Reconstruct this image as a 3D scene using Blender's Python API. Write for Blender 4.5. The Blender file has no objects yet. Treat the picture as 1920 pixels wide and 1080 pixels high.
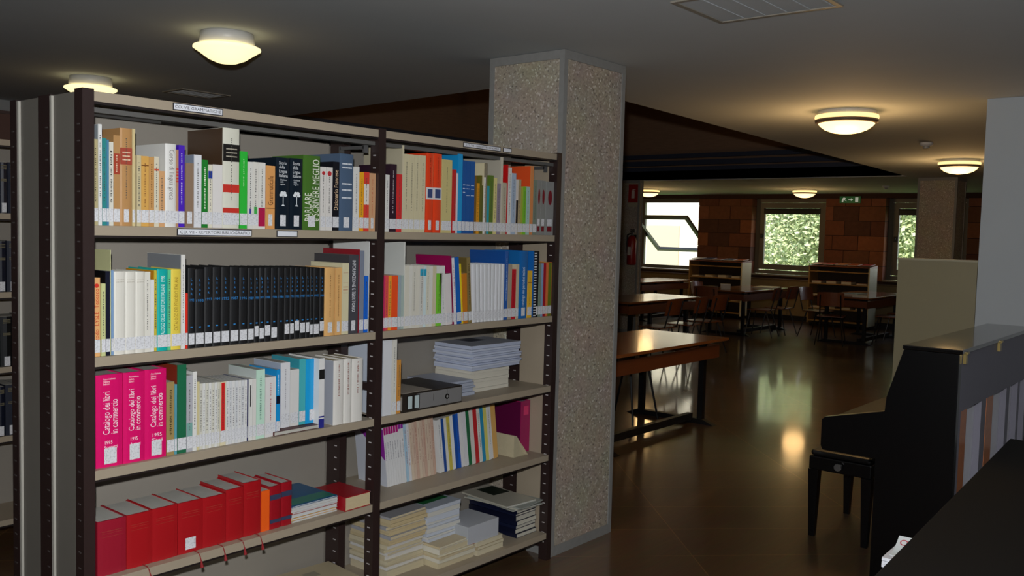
import bpy, math, random
from mathutils import Vector, Matrix
random.seed(7)
R = math.radians
C = bpy.context.scene.collection
scene = bpy.context.scene

# ---------------------------------------------------------------- camera
cam_data = bpy.data.cameras.new('camera'); cam = bpy.data.objects.new('camera', cam_data); C.objects.link(cam)
YAW, PIT, ROL = 0.87848, -0.06208, 0.02580
fw = Vector((math.sin(YAW)*math.cos(PIT), math.cos(YAW)*math.cos(PIT), math.sin(PIT)))
rt = Vector((math.cos(YAW), -math.sin(YAW), 0)); up = rt.cross(fw)
r2 = rt*math.cos(ROL) + up*math.sin(ROL); u2 = -rt*math.sin(ROL) + up*math.cos(ROL)
M = Matrix((r2, u2, -fw)).transposed().to_4x4(); M.translation = Vector((-1.3063, -2.7219, 1.6562))
cam.matrix_world = M
cam_data.sensor_width = 36; cam_data.lens = 36*1708.19/1920
cam_data.clip_start = .05; cam_data.clip_end = 200
scene.camera = cam

# ---------------------------------------------------------------- world, sun, flash, exposure
world = bpy.data.worlds.new('world'); scene.world = world; world.use_nodes = True
wn = world.node_tree; bg = wn.nodes['Background']
tc = wn.nodes.new('ShaderNodeTexCoord'); sep = wn.nodes.new('ShaderNodeSeparateXYZ'); rmp = wn.nodes.new('ShaderNodeValToRGB')
wn.links.new(tc.outputs['Generated'], sep.inputs[0]); wn.links.new(sep.outputs['Z'], rmp.inputs[0])
rmp.color_ramp.elements[0].color = (.92, .95, 1, 1); rmp.color_ramp.elements[1].color = (.35, .55, .95, 1)
wn.links.new(rmp.outputs[0], bg.inputs[0]); bg.inputs[1].default_value = 3.0

def light(name, kind, loc, energy, color, direction=None, **kw):
    d = bpy.data.lights.new(name, kind); d.energy = energy; d.color = color
    for k, v in kw.items(): setattr(d, k, v)
    o = bpy.data.objects.new(name, d); C.objects.link(o); o.location = loc
    if direction: o.rotation_euler = Vector(direction).to_track_quat('-Z', 'Y').to_euler()
    return o
light('sun', 'SUN', (0, 0, 20), 6.5, (1, .95, .86), (.52, .28, -.80), angle=.01)
# the camera's own pop-up flash, just above the lens
light('flash', 'SPOT', (-1.33, -2.70, 1.80), 330, (.97, .98, 1.0), (.77, .63, .12), spot_size=R(150), spot_blend=.8, shadow_soft_size=.025)
scene.view_settings.view_transform = 'Standard'; scene.view_settings.look = 'None'
scene.view_settings.exposure = 0; scene.view_settings.gamma = 1; scene.view_settings.use_curve_mapping = False

# ---------------------------------------------------------------- helpers
def lin(c): return c/12.92 if c <= .04045 else ((c+.055)/1.055)**2.4
def rgb(h):
    h = h.lstrip('#'); return tuple(lin(int(h[i:i+2], 16)/255) for i in (0, 2, 4)) + (1,)
MATS = {}
def mat(h, rough=.55, metal=0, noise=0, nscale=8, bump=0, spec=.5, coat=0, stretch=None, key=None, emit=0):
    k = (h, rough, metal, noise, nscale, bump, spec, coat, stretch, key, emit)
    if k in MATS: return MATS[k]
    m = bpy.data.materials.new(key or 'paint_%d' % len(MATS)); m.use_nodes = True; n = m.node_tree; b = n.nodes['Principled BSDF']
    b.inputs['Base Color'].default_value = rgb(h); b.inputs['Roughness'].default_value = rough; b.inputs['Metallic'].default_value = metal
    b.inputs['Specular IOR Level'].default_value = spec; b.inputs['Coat Weight'].default_value = coat; b.inputs['Coat Roughness'].default_value = .08
    if emit: b.inputs['Emission Color'].default_value = rgb(h); b.inputs['Emission Strength'].default_value = emit
    if noise or bump:
        t = n.nodes.new('ShaderNodeTexCoord'); mp = n.nodes.new('ShaderNodeMapping'); nz = n.nodes.new('ShaderNodeTexNoise')
        n.links.new(t.outputs['Object'], mp.inputs[0]); n.links.new(mp.outputs[0], nz.inputs['Vector'])
        if stretch: mp.inputs['Scale'].default_value = stretch
        nz.inputs['Scale'].default_value = nscale; nz.inputs['Detail'].default_value = 4
        if noise:
            mx = n.nodes.new('ShaderNodeMix'); mx.data_type = 'RGBA'; c = rgb(h)
            mx.inputs[6].default_value = tuple(min(1, v*(1-noise)) for v in c[:3])+(1,); mx.inputs[7].default_value = tuple(min(1, v*(1+noise)) for v in c[:3])+(1,)
            n.links.new(nz.outputs[0], mx.inputs[0]); n.links.new(mx.outputs[2], b.inputs['Base Color'])
        if bump:
            bp = n.nodes.new('ShaderNodeBump'); bp.inputs['Strength'].default_value = bump; bp.inputs['Distance'].default_value = .01
            n.links.new(nz.outputs[0], bp.inputs['Height']); n.links.new(bp.outputs[0], b.inputs['Normal'])
    MATS[k] = m
    return m

class MB:
    def __init__(s): s.v = []; s.f = []
    def box(s, x0, x1, y0, y1, z0, z1):
        i = len(s.v)
        s.v += [(x0,y0,z0),(x1,y0,z0),(x1,y1,z0),(x0,y1,z0),(x0,y0,z1),(x1,y0,z1),(x1,y1,z1),(x0,y1,z1)]
        s.f += [(i,i+3,i+2,i+1),(i+4,i+5,i+6,i+7),(i,i+1,i+5,i+4),(i+1,i+2,i+6,i+5),(i+2,i+3,i+7,i+6),(i+3,i,i+4,i+7)]
        return s
    def prism(s, poly, a0, a1, axis='z'):
        """poly counter-clockwise, extruded along axis"""
        def P(p, a): return {'z': (p[0],p[1],a), 'x': (a,p[0],p[1]), 'y': (p[0],a,p[1])}[axis]
        n = len(poly); i = len(s.v); s.v += [P(p,a0) for p in poly] + [P(p,a1) for p in poly]
        flip = axis == 'y'
        def F(t): s.f.append(tuple(reversed(t)) if flip else tuple(t))
        F([i+k for k in reversed(range(n))]); F([i+n+k for k in range(n)])
        for k in range(n): F((i+k, i+(k+1)%n, i+n+(k+1)%n, i+n+k))
        return s
    def tube(s, a, b, r0, r1=None, seg=10):
        r1 = r0 if r1 is None else r1; a = Vector(a); b = Vector(b); d = (b-a).normalized()
        u = d.orthogonal().normalized(); w = d.cross(u); i = len(s.v)
        for c, r in ((a, r0), (b, r1)):
            for k in range(seg):
                t = 2*math.pi*k/seg; s.v.append(tuple(c + (u*math.cos(t)+w*math.sin(t))*r))
        for k in range(seg): s.f.append((i+k, i+(k+1)%seg, i+seg+(k+1)%seg, i+seg+k))
        s.f.append(tuple(i+k for k in reversed(range(seg)))); s.f.append(tuple(i+seg+k for k in range(seg)))
        return s
    def path(s, pts, r, seg=8):
        for a, b in zip(pts, pts[1:]): s.tube(a, b, r, r, seg)
        return s
    def lathe(s, prof, seg=40, c=(0,0)):
        i = len(s.v); n = len(prof)
        for r, z in prof:
            for k in range(seg):
                t = 2*math.pi*k/seg; s.v.append((c[0]+r*math.cos(t), c[1]+r*math.sin(t), z))
        for j in range(n-1):
            for k in range(seg):
                a = i+j*seg+k; b = i+j*seg+(k+1)%seg; s.f.append((a, b, b+seg, a+seg))
        return s
    def quad(s, *p):
        i = len(s.v); s.v += list(p); s.f.append(tuple(range(i, i+len(p)))); return s
    def build(s, name, m, parent=None, loc=None, smooth=False, bevel=0):
        me = bpy.data.meshes.new(name); me.from_pydata(s.v, [], s.f); me.update()
        if smooth: me.shade_smooth()
        me.materials.append(m); o = bpy.data.objects.new(name, me); C.objects.link(o)
        if parent: o.parent = parent
        if loc: o.location = loc
        if bevel:
            b = o.modifiers.new('bevel', 'BEVEL'); b.width = bevel; b.segments = 2; b.limit_method = 'ANGLE'
        return o
def box(*a): return MB().box(*a)
def thing(name, label, cat, loc=(0,0,0), rot=(0,0,0), group=None):
    o = bpy.data.objects.new(name, None); C.objects.link(o); o.location = loc; o.rotation_euler = rot
    o.empty_display_size = .05; o['label'] = label; o['category'] = cat
    if group: o['group'] = group
    return o
def tag(o, label, cat, group=None):
    o['label'] = label; o['category'] = cat
    if group: o['group'] = group
    return o
def struct(o): o['kind'] = 'structure'; return o
def stuff(o): o['kind'] = 'stuff'; return o
def dup(root, label=None, loc=None, rot=None, group=None):
    def cp(o, par):
        c = o.copy(); C.objects.link(c)
        if par: c.parent = par
        for ch in list(o.children): cp(ch, c)
        return c
    c = cp(root, None)
    if label: c['label'] = label
    if group: c['group'] = group
    if loc is not None: c.location = loc
    if rot is not None: c.rotation_euler = rot
    return c
_fonts = {}
def text_mesh(s, w, h, mode='h', line=.95):
    """glyph mesh fitted in w (along the text) x h, centred on the origin, facing -Y"""
    cu = bpy.data.curves.new('lettering', 'FONT'); cu.body = s; cu.align_x = 'LEFT'; cu.resolution_u = 2; cu.space_line = line
    o = bpy.data.objects.new('lettering', cu); C.objects.link(o)
    me = bpy.data.meshes.new_from_object(o.evaluated_get(bpy.context.evaluated_depsgraph_get()))
    bpy.data.objects.remove(o); bpy.data.curves.remove(cu)
    xs = [v.co.x for v in me.vertices]; ys = [v.co.y for v in me.vertices]
    cx, cy = (min(xs)+max(xs))/2, (min(ys)+max(ys))/2; kx = w/(max(xs)-min(xs)); ky = h/(max(ys)-min(ys))
    kx = min(kx, ky*1.5); ky = min(ky, kx*1.7)
    for v in me.vertices:
        x, y = (v.co.x-cx)*kx, (v.co.y-cy)*ky
        v.co = {'h': (x,0,y), 'u': (-y,0,x), 'd': (y,0,-x)}[mode]
    me.update(); return me
def text_obj(name, s, w, h, m, parent, loc, mode='h', rot=None, line=.95):
    me = text_mesh(s, w, h, mode, line); me.materials.append(m)
    o = bpy.data.objects.new(name, me); C.objects.link(o); o.parent = parent; o.location = loc
    if rot: o.rotation_euler = rot
    return o

# ---------------------------------------------------------------- room shell
H = 2.562
def plaster(h, key, bump=.12):
    return mat(h, .85, noise=.06, nscale=2.2, bump=bump, key=key)
m_ceil = plaster('#b4b9bb', 'ceiling_plaster')
m_white = plaster('#bdc2c4', 'white_plaster')
m_brownwood = mat('#93745c', .6, noise=.25, nscale=6, stretch=(1,1,8), key='dark_wood_lining')
m_steel = mat('#3a4256', .45, key='blue_black_steel')
def floor_mat():
    m = bpy.data.materials.new('polished_floor'); m.use_nodes = True; n = m.node_tree; b = n.nodes['Principled BSDF']
    t = n.nodes.new('ShaderNodeTexCoord'); mp = n.nodes.new('ShaderNodeMapping'); mp.inputs['Rotation'].default_value = (0,0,R(45))
    br = n.nodes.new('ShaderNodeTexBrick'); br.inputs['Scale'].default_value = 1; br.offset = 0
    br.inputs['Brick Width'].default_value = 1.2; br.inputs['Row Height'].default_value = .42; br.inputs['Mortar Size'].default_value = .0025
    br.inputs['Color1'].default_value = rgb('#5c4630'); br.inputs['Color2'].default_value = rgb('#4f3b28'); br.inputs['Mortar'].default_value = rgb('#86683f')
    mp2 = n.nodes.new('ShaderNodeMapping'); mp2.inputs['Rotation'].default_value = (0,0,R(45)); mp2.inputs['Scale'].default_value = (2,30,1)
    nz = n.nodes.new('ShaderNodeTexNoise'); nz.inputs['Scale'].default_value = 2; nz.inputs['Detail'].default_value = 5
    n.links.new(t.outputs['Object'], mp.inputs[0]); n.links.new(mp.outputs[0], br.inputs['Vector'])
    n.links.new(t.outputs['Object'], mp2.inputs[0]); n.links.new(mp2.outputs[0], nz.inputs['Vector'])
    mx = n.nodes.new('ShaderNodeMix'); mx.data_type = 'RGBA'; mx.blend_type = 'OVERLAY'; mx.inputs[0].default_value = .45
    n.links.new(br.outputs['Color'], mx.inputs[6]); n.links.new(nz.outputs['Color'], mx.inputs[7]); n.links.new(mx.outputs[2], b.inputs['Base Color'])
    nz2 = n.nodes.new('ShaderNodeTexNoise'); nz2.inputs['Scale'].default_value = 1.3; nz2.inputs['Detail'].default_value = 3
    n.links.new(t.outputs['Object'], nz2.inputs['Vector'])
    mr = n.nodes.new('ShaderNodeMapRange'); mr.inputs[3].default_value = .24; mr.inputs[4].default_value = .36
    n.links.new(nz2.outputs[0], mr.inputs[0]); n.links.new(mr.outputs[0], b.inputs['Roughness'])
    bp = n.nodes.new('ShaderNodeBump'); bp.inputs['Strength'].default_value = .03; bp.inputs['Distance'].default_value = .02
    n.links.new(nz2.outputs[0], bp.inputs['Height']); b.inputs['Specular IOR Level'].default_value = .4; b.inputs['Coat Weight'].default_value = .75; b.inputs['Coat Roughness'].default_value = .085
    return m
X0, X1, Y0, Y1 = -4.0, 16.6, -6.0, 9.4
struct(box(X0-.2, X1+.35, Y0-.2, Y1+.2, -.12, 0).build('floor', floor_mat()))
V = [(3.07,.66),(12.0,1.22),(12.0,6.2),(3.60,6.2)]      # opening in the ceiling
ce = MB()
T = H+.16
ce.prism([(X0-.2,Y0-.2),(X1+.35,Y0-.2),(X1+.35,V[1][1]),V[1],V[0],(X0-.2,V[0][1])], H, T)
ce.prism([V[1],(X1+.35,V[1][1]),(X1+.35,6.2),V[2]], H, T)
ce.prism([(X0-.2,V[0][1]),V[0],V[3],(X0-.2,6.2)], H, T)
ce.prism([(X0-.2,6.2),(X1+.35,6.2),(X1+.35,Y1+.2),(X0-.2,Y1+.2)], H, T)
struct(ce.build('ceiling', m_ceil))
lw = thing('roof_well', 'dark raised well in the ceiling lined with brown wood and steel beams', 'ceiling opening', (0,0,T+.002))
b = MB(); zz = 1.5
b.box(12.3,12.4,.2,6.9,0,zz).box(2.4,12.4,6.8,6.9,0,zz).box(2.4,2.5,.2,6.8,0,zz).box(2.5,12.3,.2,.3,0,zz)
b.box(12.02,12.3,.9,6.8,0,.02).box(2.5,12.3,6.4,6.8,0,.02).build('wood_lining', m_brownwood, lw)
box(2.4,12.4,.2,6.9,zz,zz+.08).build('roof_panel', mat('#6a5340', .7), lw)
for (a0, a1, h0, h1) in ((12.0, 12.06, -.15, .06), (12.04, 12.08, .09, .17), (12.08, 12.12, .21, .28)):
    box(a0, a1, 1.3, 6.8, h0, h1).build('steel_beam', m_steel, lw)
for (a0, a1, h0, h1) in ((6.2, 6.26, -.15, .1), (6.22, 6.26, .14, .24)):
    box(3.4, 11.9, a0, a1, h0, h1).build('steel_beam', m_steel, lw)
MB().box(9.05,9.13,4.6,4.68,.25,1.5).build('hanging_rod', m_steel, lw)
MB().box(4.62,4.70,5.3,5.38,.55,1.5).build('hanging_rod', m_steel, lw)

struct(box(X0-.2, X1+.35, Y0-.2, Y0, 0, H).build('wall_right', m_white))
struct(box(X0-.2, X0, Y0, Y1, 0, H).build('wall_rear', m_white))
struct(box(X0, X1+.35, Y1, Y1+.2, 0, H).build('wall_left', mat('#4a3020', .7, noise=.2)))
struct(box(X0, 2.9, 4.85, 5.0, 0, H-.09).build('wall_behind_stacks', mat('#5a3020', .7, noise=.2)))
struct(box(X0, 2.9, 4.80, 4.86, H-.09, H-.001).build('trim_1', mat('#8d9193', .6)))
struct(box(5.03, 5.18, Y0, -1.303, 0, H).build('wall_near_right', m_white))

# aggregate concrete
def aggregate():
    m = bpy.data.materials.new('exposed_aggregate'); m.use_nodes = True; n = m.node_tree; b = n.nodes['Principled BSDF']; b.inputs['Roughness'].default_value = .8
    t = n.nodes.new('ShaderNodeTexCoord'); v = n.nodes.new('ShaderNodeTexVoronoi'); v.inputs['Scale'].default_value = 110
    n.links.new(t.outputs['Object'], v.inputs['Vector']); s = n.nodes.new('ShaderNodeSeparateColor'); n.links.new(v.outputs['Color'], s.inputs[0])
    r = n.nodes.new('ShaderNodeValToRGB'); n.links.new(s.outputs[0], r.inputs[0]); e = r.color_ramp.elements
    e[0].position = 0; e[0].color = rgb('#7c7368'); e[1].position = 1; e[1].color = rgb('#e0dacd')
    for pos, c in ((.08,'#a29686'),(.35,'#ab9f8e'),(.6,'#b0a594'),(.86,'#b9ad99'),(.95,'#cbc3b6')):
        x = e.new(pos); x.color = rgb(c)
    nz = n.nodes.new('ShaderNodeTexNoise'); nz.inputs['Scale'].default_value = 5; n.links.new(t.outputs['Object'], nz.inputs['Vector'])
    mx = n.nodes.new('ShaderNodeMix'); mx.data_type = 'RGBA'; mx.blend_type = 'MULTIPLY'; mx.inputs[0].default_value = .25
    n.links.new(r.outputs[0], mx.inputs[6]); n.links.new(nz.outputs['Color'], mx.inputs[7])
    n.links.new(mx.outputs[2], b.inputs['Base Color'])
    bp = n.nodes.new('ShaderNodeBump'); bp.inputs['Strength'].default_value = .3; bp.inputs['Distance'].default_value = .004; bp.invert = True
    n.links.new(v.outputs['Distance'], bp.inputs['Height']); n.links.new(bp.outputs[0], b.inputs['Normal'])
    return m
m_agg = aggregate(); m_conc = mat('#878784', .8, noise=.1, nscale=30, bump=.3)
def pillar(x, y, w, d, label):
    t = thing('pillar', label, 'pillar', (x, y, 0)); e = .006; k = .03
    box(e, w-e, e, d-e, .05, H-.045).build('aggregate_core', m_agg, t)
    for a, c in ((0,0),(w-k,0),(0,d-k),(w-k,d-k)): box(a, a+k, c, c+k, .0, H-.002).build('edge_strip', m_conc, t)
    MB().box(k,w-k,.0,d,0,.05).box(0,k,k,d-k,0,.05).box(w-k,w,k,d-k,0,.05).build('base_strip', m_conc, t)
    MB().box(k,w-k,.0,d,H-.045,H-.002).box(0,k,k,d-k,H-.045,H-.002).box(w-k,w,k,d-k,H-.045,H-.002).build('head_strip', m_conc, t)
    return t
pillar(2.347, .008, .555, .489, 'square exposed-aggregate concrete pillar at the end of the bookcase')
pillar(12.3, .64, .48, .52, 'far square concrete pillar behind the low beige partition')
pillar(11.75, 5.40, .12, .62, 'far narrow concrete pier with the red fire extinguisher on it')

# low partition
t = thing('partition_panel', 'low beige partition panel projecting from the white wall behind the piano', 'partition', (5.03, -1.30, 0))
box(0, .03, 0, .485, .02, 1.535).build('panel', mat('#968c6c', .6, noise=.04), t)
box(-.004, .034, 0, .489, 1.535, 1.548).build('cap_rail', mat('#b0a88c', .5), t)
MB().box(-.05, .08, .42, .46, 0, .02).box(-.05,.08,.02,.06,0,.02).build('foot', mat('#55524a', .5), t)

# ---------------------------------------------------------------- far wall of large blocks, windows
XW = 16.6; OPEN = [(6.9, 8.45), (4.1, 5.65), (1.5, 2.94)]; ZS, ZL = .88, 2.47
piers = [(8.45, 9.4), (5.65, 6.9), (2.94, 4.1), (-6.0, 1.5)]
wf = MB()
for a, c in piers: wf.box(XW+.012, XW+.30, a+.012, c-.012, ZS, ZL)
wf.box(XW+.012, XW+.30, -6, 9.4, ZL, H-.002); wf.box(XW, XW+.30, -6, 9.4, 0, ZS)
wall = struct(wf.build('wall_far', mat('#3a241a', .9, noise=.2, nscale=20)))
bm_ = [mat(c, .9, noise=.25, nscale=14, bump=.5) for c in ('#74452e','#683d2a','#825038','#563628','#74492f','#8a5434')]
rb = random.Random(3)
def block(x0, x1, y0, y1, z0, z1):
    g = .006; box(x0, x1, y0+g, y1-g, z0+g, z1-g).build('brick', rb.choice(bm_), wall)
for a, c in piers:
    a2 = max(a, .2) if a < 0 else a
    z = ZS; row = 0
    while z < ZL-.02:
        z1 = min(z+.2865, ZL); y = a2; first = True
        off = .5 if row % 2 == 0 else .27
        while y < c-.01:
            y1 = min(y+(off if first else .5), c)
            if c-y1 < .12: y1 = c
            block(XW-rb.uniform(0,.006), XW+.05 if (y > a2+.01 and y1 < c-.01) else XW+.275, y, y1, z, z1); y = y1; first = False
        z = z1; row += 1
m_sill = mat('#8a7a62', .5); m_frame = mat('#6e685c', .45); m_dark = mat('#1a1a18', .5)
def glass():
    m = bpy.data.materials.new('window_glass'); m.use_nodes = True; n = m.node_tree; n.nodes.remove(n.nodes['Principled BSDF'])
    tr = n.nodes.new('ShaderNodeBsdfTransparent'); gl = n.nodes.new('ShaderNodeBsdfGlossy'); gl.inputs['Roughness'].default_value = .02
    mx = n.nodes.new('ShaderNodeMixShader'); mx.inputs[0].default_value = .06; n.links.new(tr.outputs[0], mx.inputs[1]); n.links.new(gl.outputs[0], mx.inputs[2])
    n.links.new(mx.outputs[0], n.nodes['Material Output'].inputs[0]); return m
m_glass = glass()
def ring(x0, x1, y0, y1, z0, z1, k):
    return MB().box(x0,x1,y0,y1,z0,z0+k).box(x0,x1,y0,y1,z1-k,z1).box(x0,x1,y0,y0+k,z0+k,z1-k).box(x0,x1,y1-k,y1,z0+k,z1-k)
for i, (a, c) in enumerate(OPEN):
    w = struct(ring(XW+.20, XW+.27, a+.002, c-.002, ZS+.032, ZL-.002, .075).build('window_%d' % (i+1), m_frame))
    box(XW-.04, XW+.20, a+.002, c-.002, ZS+.001, ZS+.03).build('window_sill', m_sill, w)
    ym = (a+c)/2; zm = (ZS+ZL)/2+.02; hw = (c-a)/2-.08; hh = (ZL-ZS)/2-.10
    s = ring(-.03, .03, -hw, hw, -hh, hh, .11 if i else .085).build('sash', m_frame, w); s.location = (XW+.235, ym, zm)
    if i == 0: s.rotation_euler = (0, R(-57), 0)
    k = .11 if i else .085
    MB().quad((0,-hw+k,-hh+k),(0,hw-k,-hh+k),(0,hw-k,hh-k),(0,-hw+k,hh-k)).build('pane', m_glass, s)
    if i:
        MB().box(-.06,-.031,-hw+.10,hw-.10,hh-.235,hh-.145).tube((-.045,-hw+.1,hh-.135),(-.045,hw-.1,hh-.135),.02).build('roller_blind', m_dark, s)
    MB().box(-.05,-.03,hw-.09,hw-.03,-.05,.05).tube((-.05,hw-.06,0),(-.09,hw-.06,0),.015).build('handle', m_dark, s)
# panelling and radiator casing below the windows
t = thing('radiator_casing', 'long brown panelled casing below the far windows', 'casing', (XW-.13, 0, 0))
for k in range(9):
    y = -1+k*1.15; box(0, .10, y+.004, y+1.146, .10, .80).build('casing_panel', mat('#86704a', .6, noise=.1), t)
box(-.01, .125, -1, 9.35, .80, .83).build('casing_top', mat('#6a5030', .45), t)
box(.02, .10, -1, 9.35, 0, .10).build('plinth', mat('#120f0c', .6), t)

# ---------------------------------------------------------------- outdoors
m_leaf = [mat(c, .6, key='leaf') for c in ('#a3b272', '#b9c48c', '#94a666')]
g = box(17.2, 60, -20, 40, -1.5, -1.0).build('lawn', mat('#7f9a4c', .9, noise=.3, nscale=1)); tag(g, 'sunlit green lawn outside beyond the windows', 'lawn')
nb = thing('neighbour_building', 'bright sunlit pale stone building seen through the tilted window', 'building', (27, 9, -1))
box(0, 6, 0, 14, 0, 9).build('wall', mat('#e6d6bc', .8, noise=.08, nscale=3), nb)
for k in range(4):
    for j in range(2): box(-.05, .02, 1+k*3.2, 2.3+k*3.2, 1.2+j*3.4, 3.0+j*3.4).build('window_opening', mat('#b8a890', .4), nb)
box(-.4, 6.4, -.4, 14.4, 9, 9.3).build('roof', mat('#b07a58', .8), nb)
def tree(x, y, rr, hh, n, label, seed, zc=2.0):
    rd = random.Random(seed); t = thing('tree', label, 'tree', (x, y, -1))
    MB().tube((0,0,0),(.05,.1,hh*.6), .16, .09, 10).tube((.05,.1,hh*.5),(.6,.6,hh*.85), .07, .03, 8).tube((.05,.1,hh*.55),(-.5,-.7,hh*.9), .07, .03, 8).build('trunk', mat('#7a6656', .9, noise=.3, nscale=12), t)
    b = MB()
    for _ in range(n):
        d = Vector((rd.gauss(0,1), rd.gauss(0,1), rd.gauss(0,1))).normalized()*rr*(rd.random()**.4)
        c = Vector((d.x, d.y*1.2, zc+hh*.35+d.z*hh*.45/rr*1.1)); s = rd.uniform(.05,.11)
        u = Vector((rd.gauss(0,1), rd.gauss(0,1), rd.gauss(0,1))).normalized(); w = u.orthogonal().normalized()
        b.quad(tuple(c-u*s), tuple(c+w*s*.5), tuple(c+u*s), tuple(c-w*s*.5))
    o = b.build('foliage', m_leaf[seed % 3], t); stuff(o); return t
tree(22.5, 5.9, 2.2, 6.2, 26000, 'leafy green tree filling the middle window', 1, 1.2)
tree(27.5, 5.6, 2.6, 6.5, 16000, 'paler leafy tree behind the middle window tree', 2, 1.2)
tree(21.6, 2.75, 1.6, 8.5, 2500, 'tree with a pinkish trunk outside the right-hand window', 3, 5.0)
tree(29, 1.2, 2.2, 6.5, 12000, 'distant leafy tree outside the right-hand window', 4, 1.4)

# ---------------------------------------------------------------- lamps, ceiling fittings
m_lampbase = mat('#c8c8c8', .4); m_ring = mat('#6b5c50', .4, metal=.3)
def glow(key, strength, c='#ffdf9a'):
    return mat(c, .3, key=key, emit=strength)
g_dome = glow('lit_opal_glass', 1.8, '#ffe0a4'); g_soft = glow('lit_opal_glass_soft', 1.5, '#ffd890'); g_near = glow('lit_flared_glass', 1.35, '#ffecb0')
def lamp_light(x, y, e):
    light('lamp_glow', 'POINT', (x, y, H-.42), e, (1, .60, .24), shadow_soft_size=.2)
def lampA(x, y, label, r=.157):
    t = thing('ceiling_lamp', label, 'lamp', (x, y, H), group=None)
    MB().lathe([(0,-.001),(r*.78,-.001),(r*.80,-.02),(r*.82,-.052),(r*.7,-.055),(0,-.055)]).build('lamp_base', m_lampbase, t, smooth=True)
    MB().lathe([(r*.6,-.057),(r*.99,-.066),(r,-.074),(r*.9,-.084),(r*.75,-.1),(r*.55,-.122),(r*.3,-.138),(0.0001,-.143)]).build('glass_shade', g_near, t, smooth=True)
    lamp_light(x, y, .5)
def lampB(x, y, label, r=.215, e=19):
    t = thing('ceiling_lamp', label, 'lamp', (x, y, H))
    MB().lathe([(0,-.001),(r*.92,-.001),(r*.92,-.028),(0,-.028)]).build('lamp_base', m_lampbase, t)
    MB().lathe([(r*.6,-.029),(r*.985,-.031),(r,-.045),(r*.985,-.058),(r*.6,-.06)]).build('glass_ring', g_soft, t, smooth=True)
    MB().lathe([(r*.6,-.061),(r*1.0,-.062),(r*.98,-.082),(r*.88,-.088),(r*.6,-.085)]).build('metal_ring', m_ring, t, smooth=True)
    MB().lathe([(r*.89,-.086),(r*.82,-.105),(r*.68,-.128),(r*.45,-.148),(r*.2,-.157),(0.0001,-.159)]).build('glass_dome', g_dome, t, smooth=True)
    MB().box(r*.93,r*1.03,-.01,.01,-.07,-.02).build('clip', m_ring, t)
    lamp_light(x, y, e)
lampA(1.20, 1.16, 'round ceiling lamp with flared glass above the left bay of the bookcase')
lampA(1.47, 3.10, 'round flared glass ceiling lamp half hidden behind the bookcase top')
lampB(5.18, -.37, 'large lit dome ceiling lamp nearest the white wall')
lampB(9.49, -.06, 'lit dome ceiling lamp beside the far concrete pillar')
lampB(14.96, 3.88, 'small far lit dome lamp above the middle window', e=9)
lampB(14.3, 6.78, 'far lit dome lamp beside the fire extinguisher pillar', e=12)
for x, y, lb in ((7.55,-.25,'white smoke detector on the ceiling between the two right dome lamps'),(14.2,2.2,'small far smoke detector near the right-hand window')):
    t = thing('smoke_detector', lb, 'detector', (x, y, H))
    MB().lathe([(0,-.001),(.055,-.001),(.058,-.02),(.045,-.032),(0,-.032)], 24).build('detector_base', m_lampbase, t)
    MB().lathe([(0,-.033),(.03,-.033),(.026,-.055),(0,-.058)], 20).build('sensor', mat('#9a9a98', .4), t)
def vent(x0, x1, y0, y1, lb):
    t = thing('ceiling_vent', lb, 'vent', (x0, y0, H)); w, d = x1-x0, y1-y0
    MB().box(0,w,0,.02,-.008,-.001).box(0,w,d-.02,d,-.008,-.001).box(0,.02,.02,d-.02,-.008,-.001).box(w-.02,w,.02,d-.02,-.008,-.001).build('vent_frame', mat('#8a8478', .5), t)
    box(.02,w-.02,.02,d-.02,-.004,-.001).build('vent_plate', m_ceil, t)
    for k in range(5): box(.03, w-.03, .03+k*(d-.06)/5, .04+k*(d-.06)/5, -.007, -.004).build('slat', m_ceil, t)
vent(2.03, 2.40, 2.97, 3.23, 'flat rectangular ceiling vent above the bookcase')
vent(1.83, 2.25, -1.40, -.88, 'rectangular ceiling vent at the top edge of the view')

# ---------------------------------------------------------------- metal bookcase
m_beige = mat('#a39682', .5, noise=.03); m_post = mat('#2c1e1c', .45); m_slot = mat('#b9b5b4', .5); m_panel = mat('#8e887e', .55, noise=.04); m_endp = mat('#6b675f', .55, noise=.04)
m_strip = mat('#1c1312', .5); m_edge = mat('#a9a69c', .4)
ZT = 2.0415; HS = [0, .4, .8, 1.15, 1.5, 1.9]; BW = 1.131; PW = .0353
def post(t, x, y0, y1, h, side=-1, top=1.99, slots=True, dim=False):
    p = box(x-PW, x, y0, y1, 0, h).build('post', m_post, t)
    if slots:
        b = MB(); z = .09; ym = y0+.018
        while z < top:
            xx = x-PW-.0006 if side < 0 else x
            b.box(xx, xx+.0006, ym, ym+.016, z, z+.0045); z += .05
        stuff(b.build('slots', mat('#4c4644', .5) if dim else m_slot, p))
def shelf(t, x0, x1, z, depth=.30, top=False):
    s = MB().box(x0+.001, x1-.001, 0, .0015, z-.0015-.028, z).box(x0+.001, x1-.001, .0015, depth, z-.002, z).box(x0+.001,x1-.001,depth-.0015,depth,z-.022,z-.002)
    s.box(x0+.001,x1-.001,.0015,.014,z-.0295,z-.028)
    o = s.build('shelf', m_beige, t)
    box(x0+.001, x1-.001, .0022, .03, z-.037, z-.0296).build('under_strip', m_strip, o)  # thin dark strip added below the front lip
    return o
t = thing('bookcase', 'double-bay brown and beige steel bookcase packed with library books', 'bookcase', (0,0,0))
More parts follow.
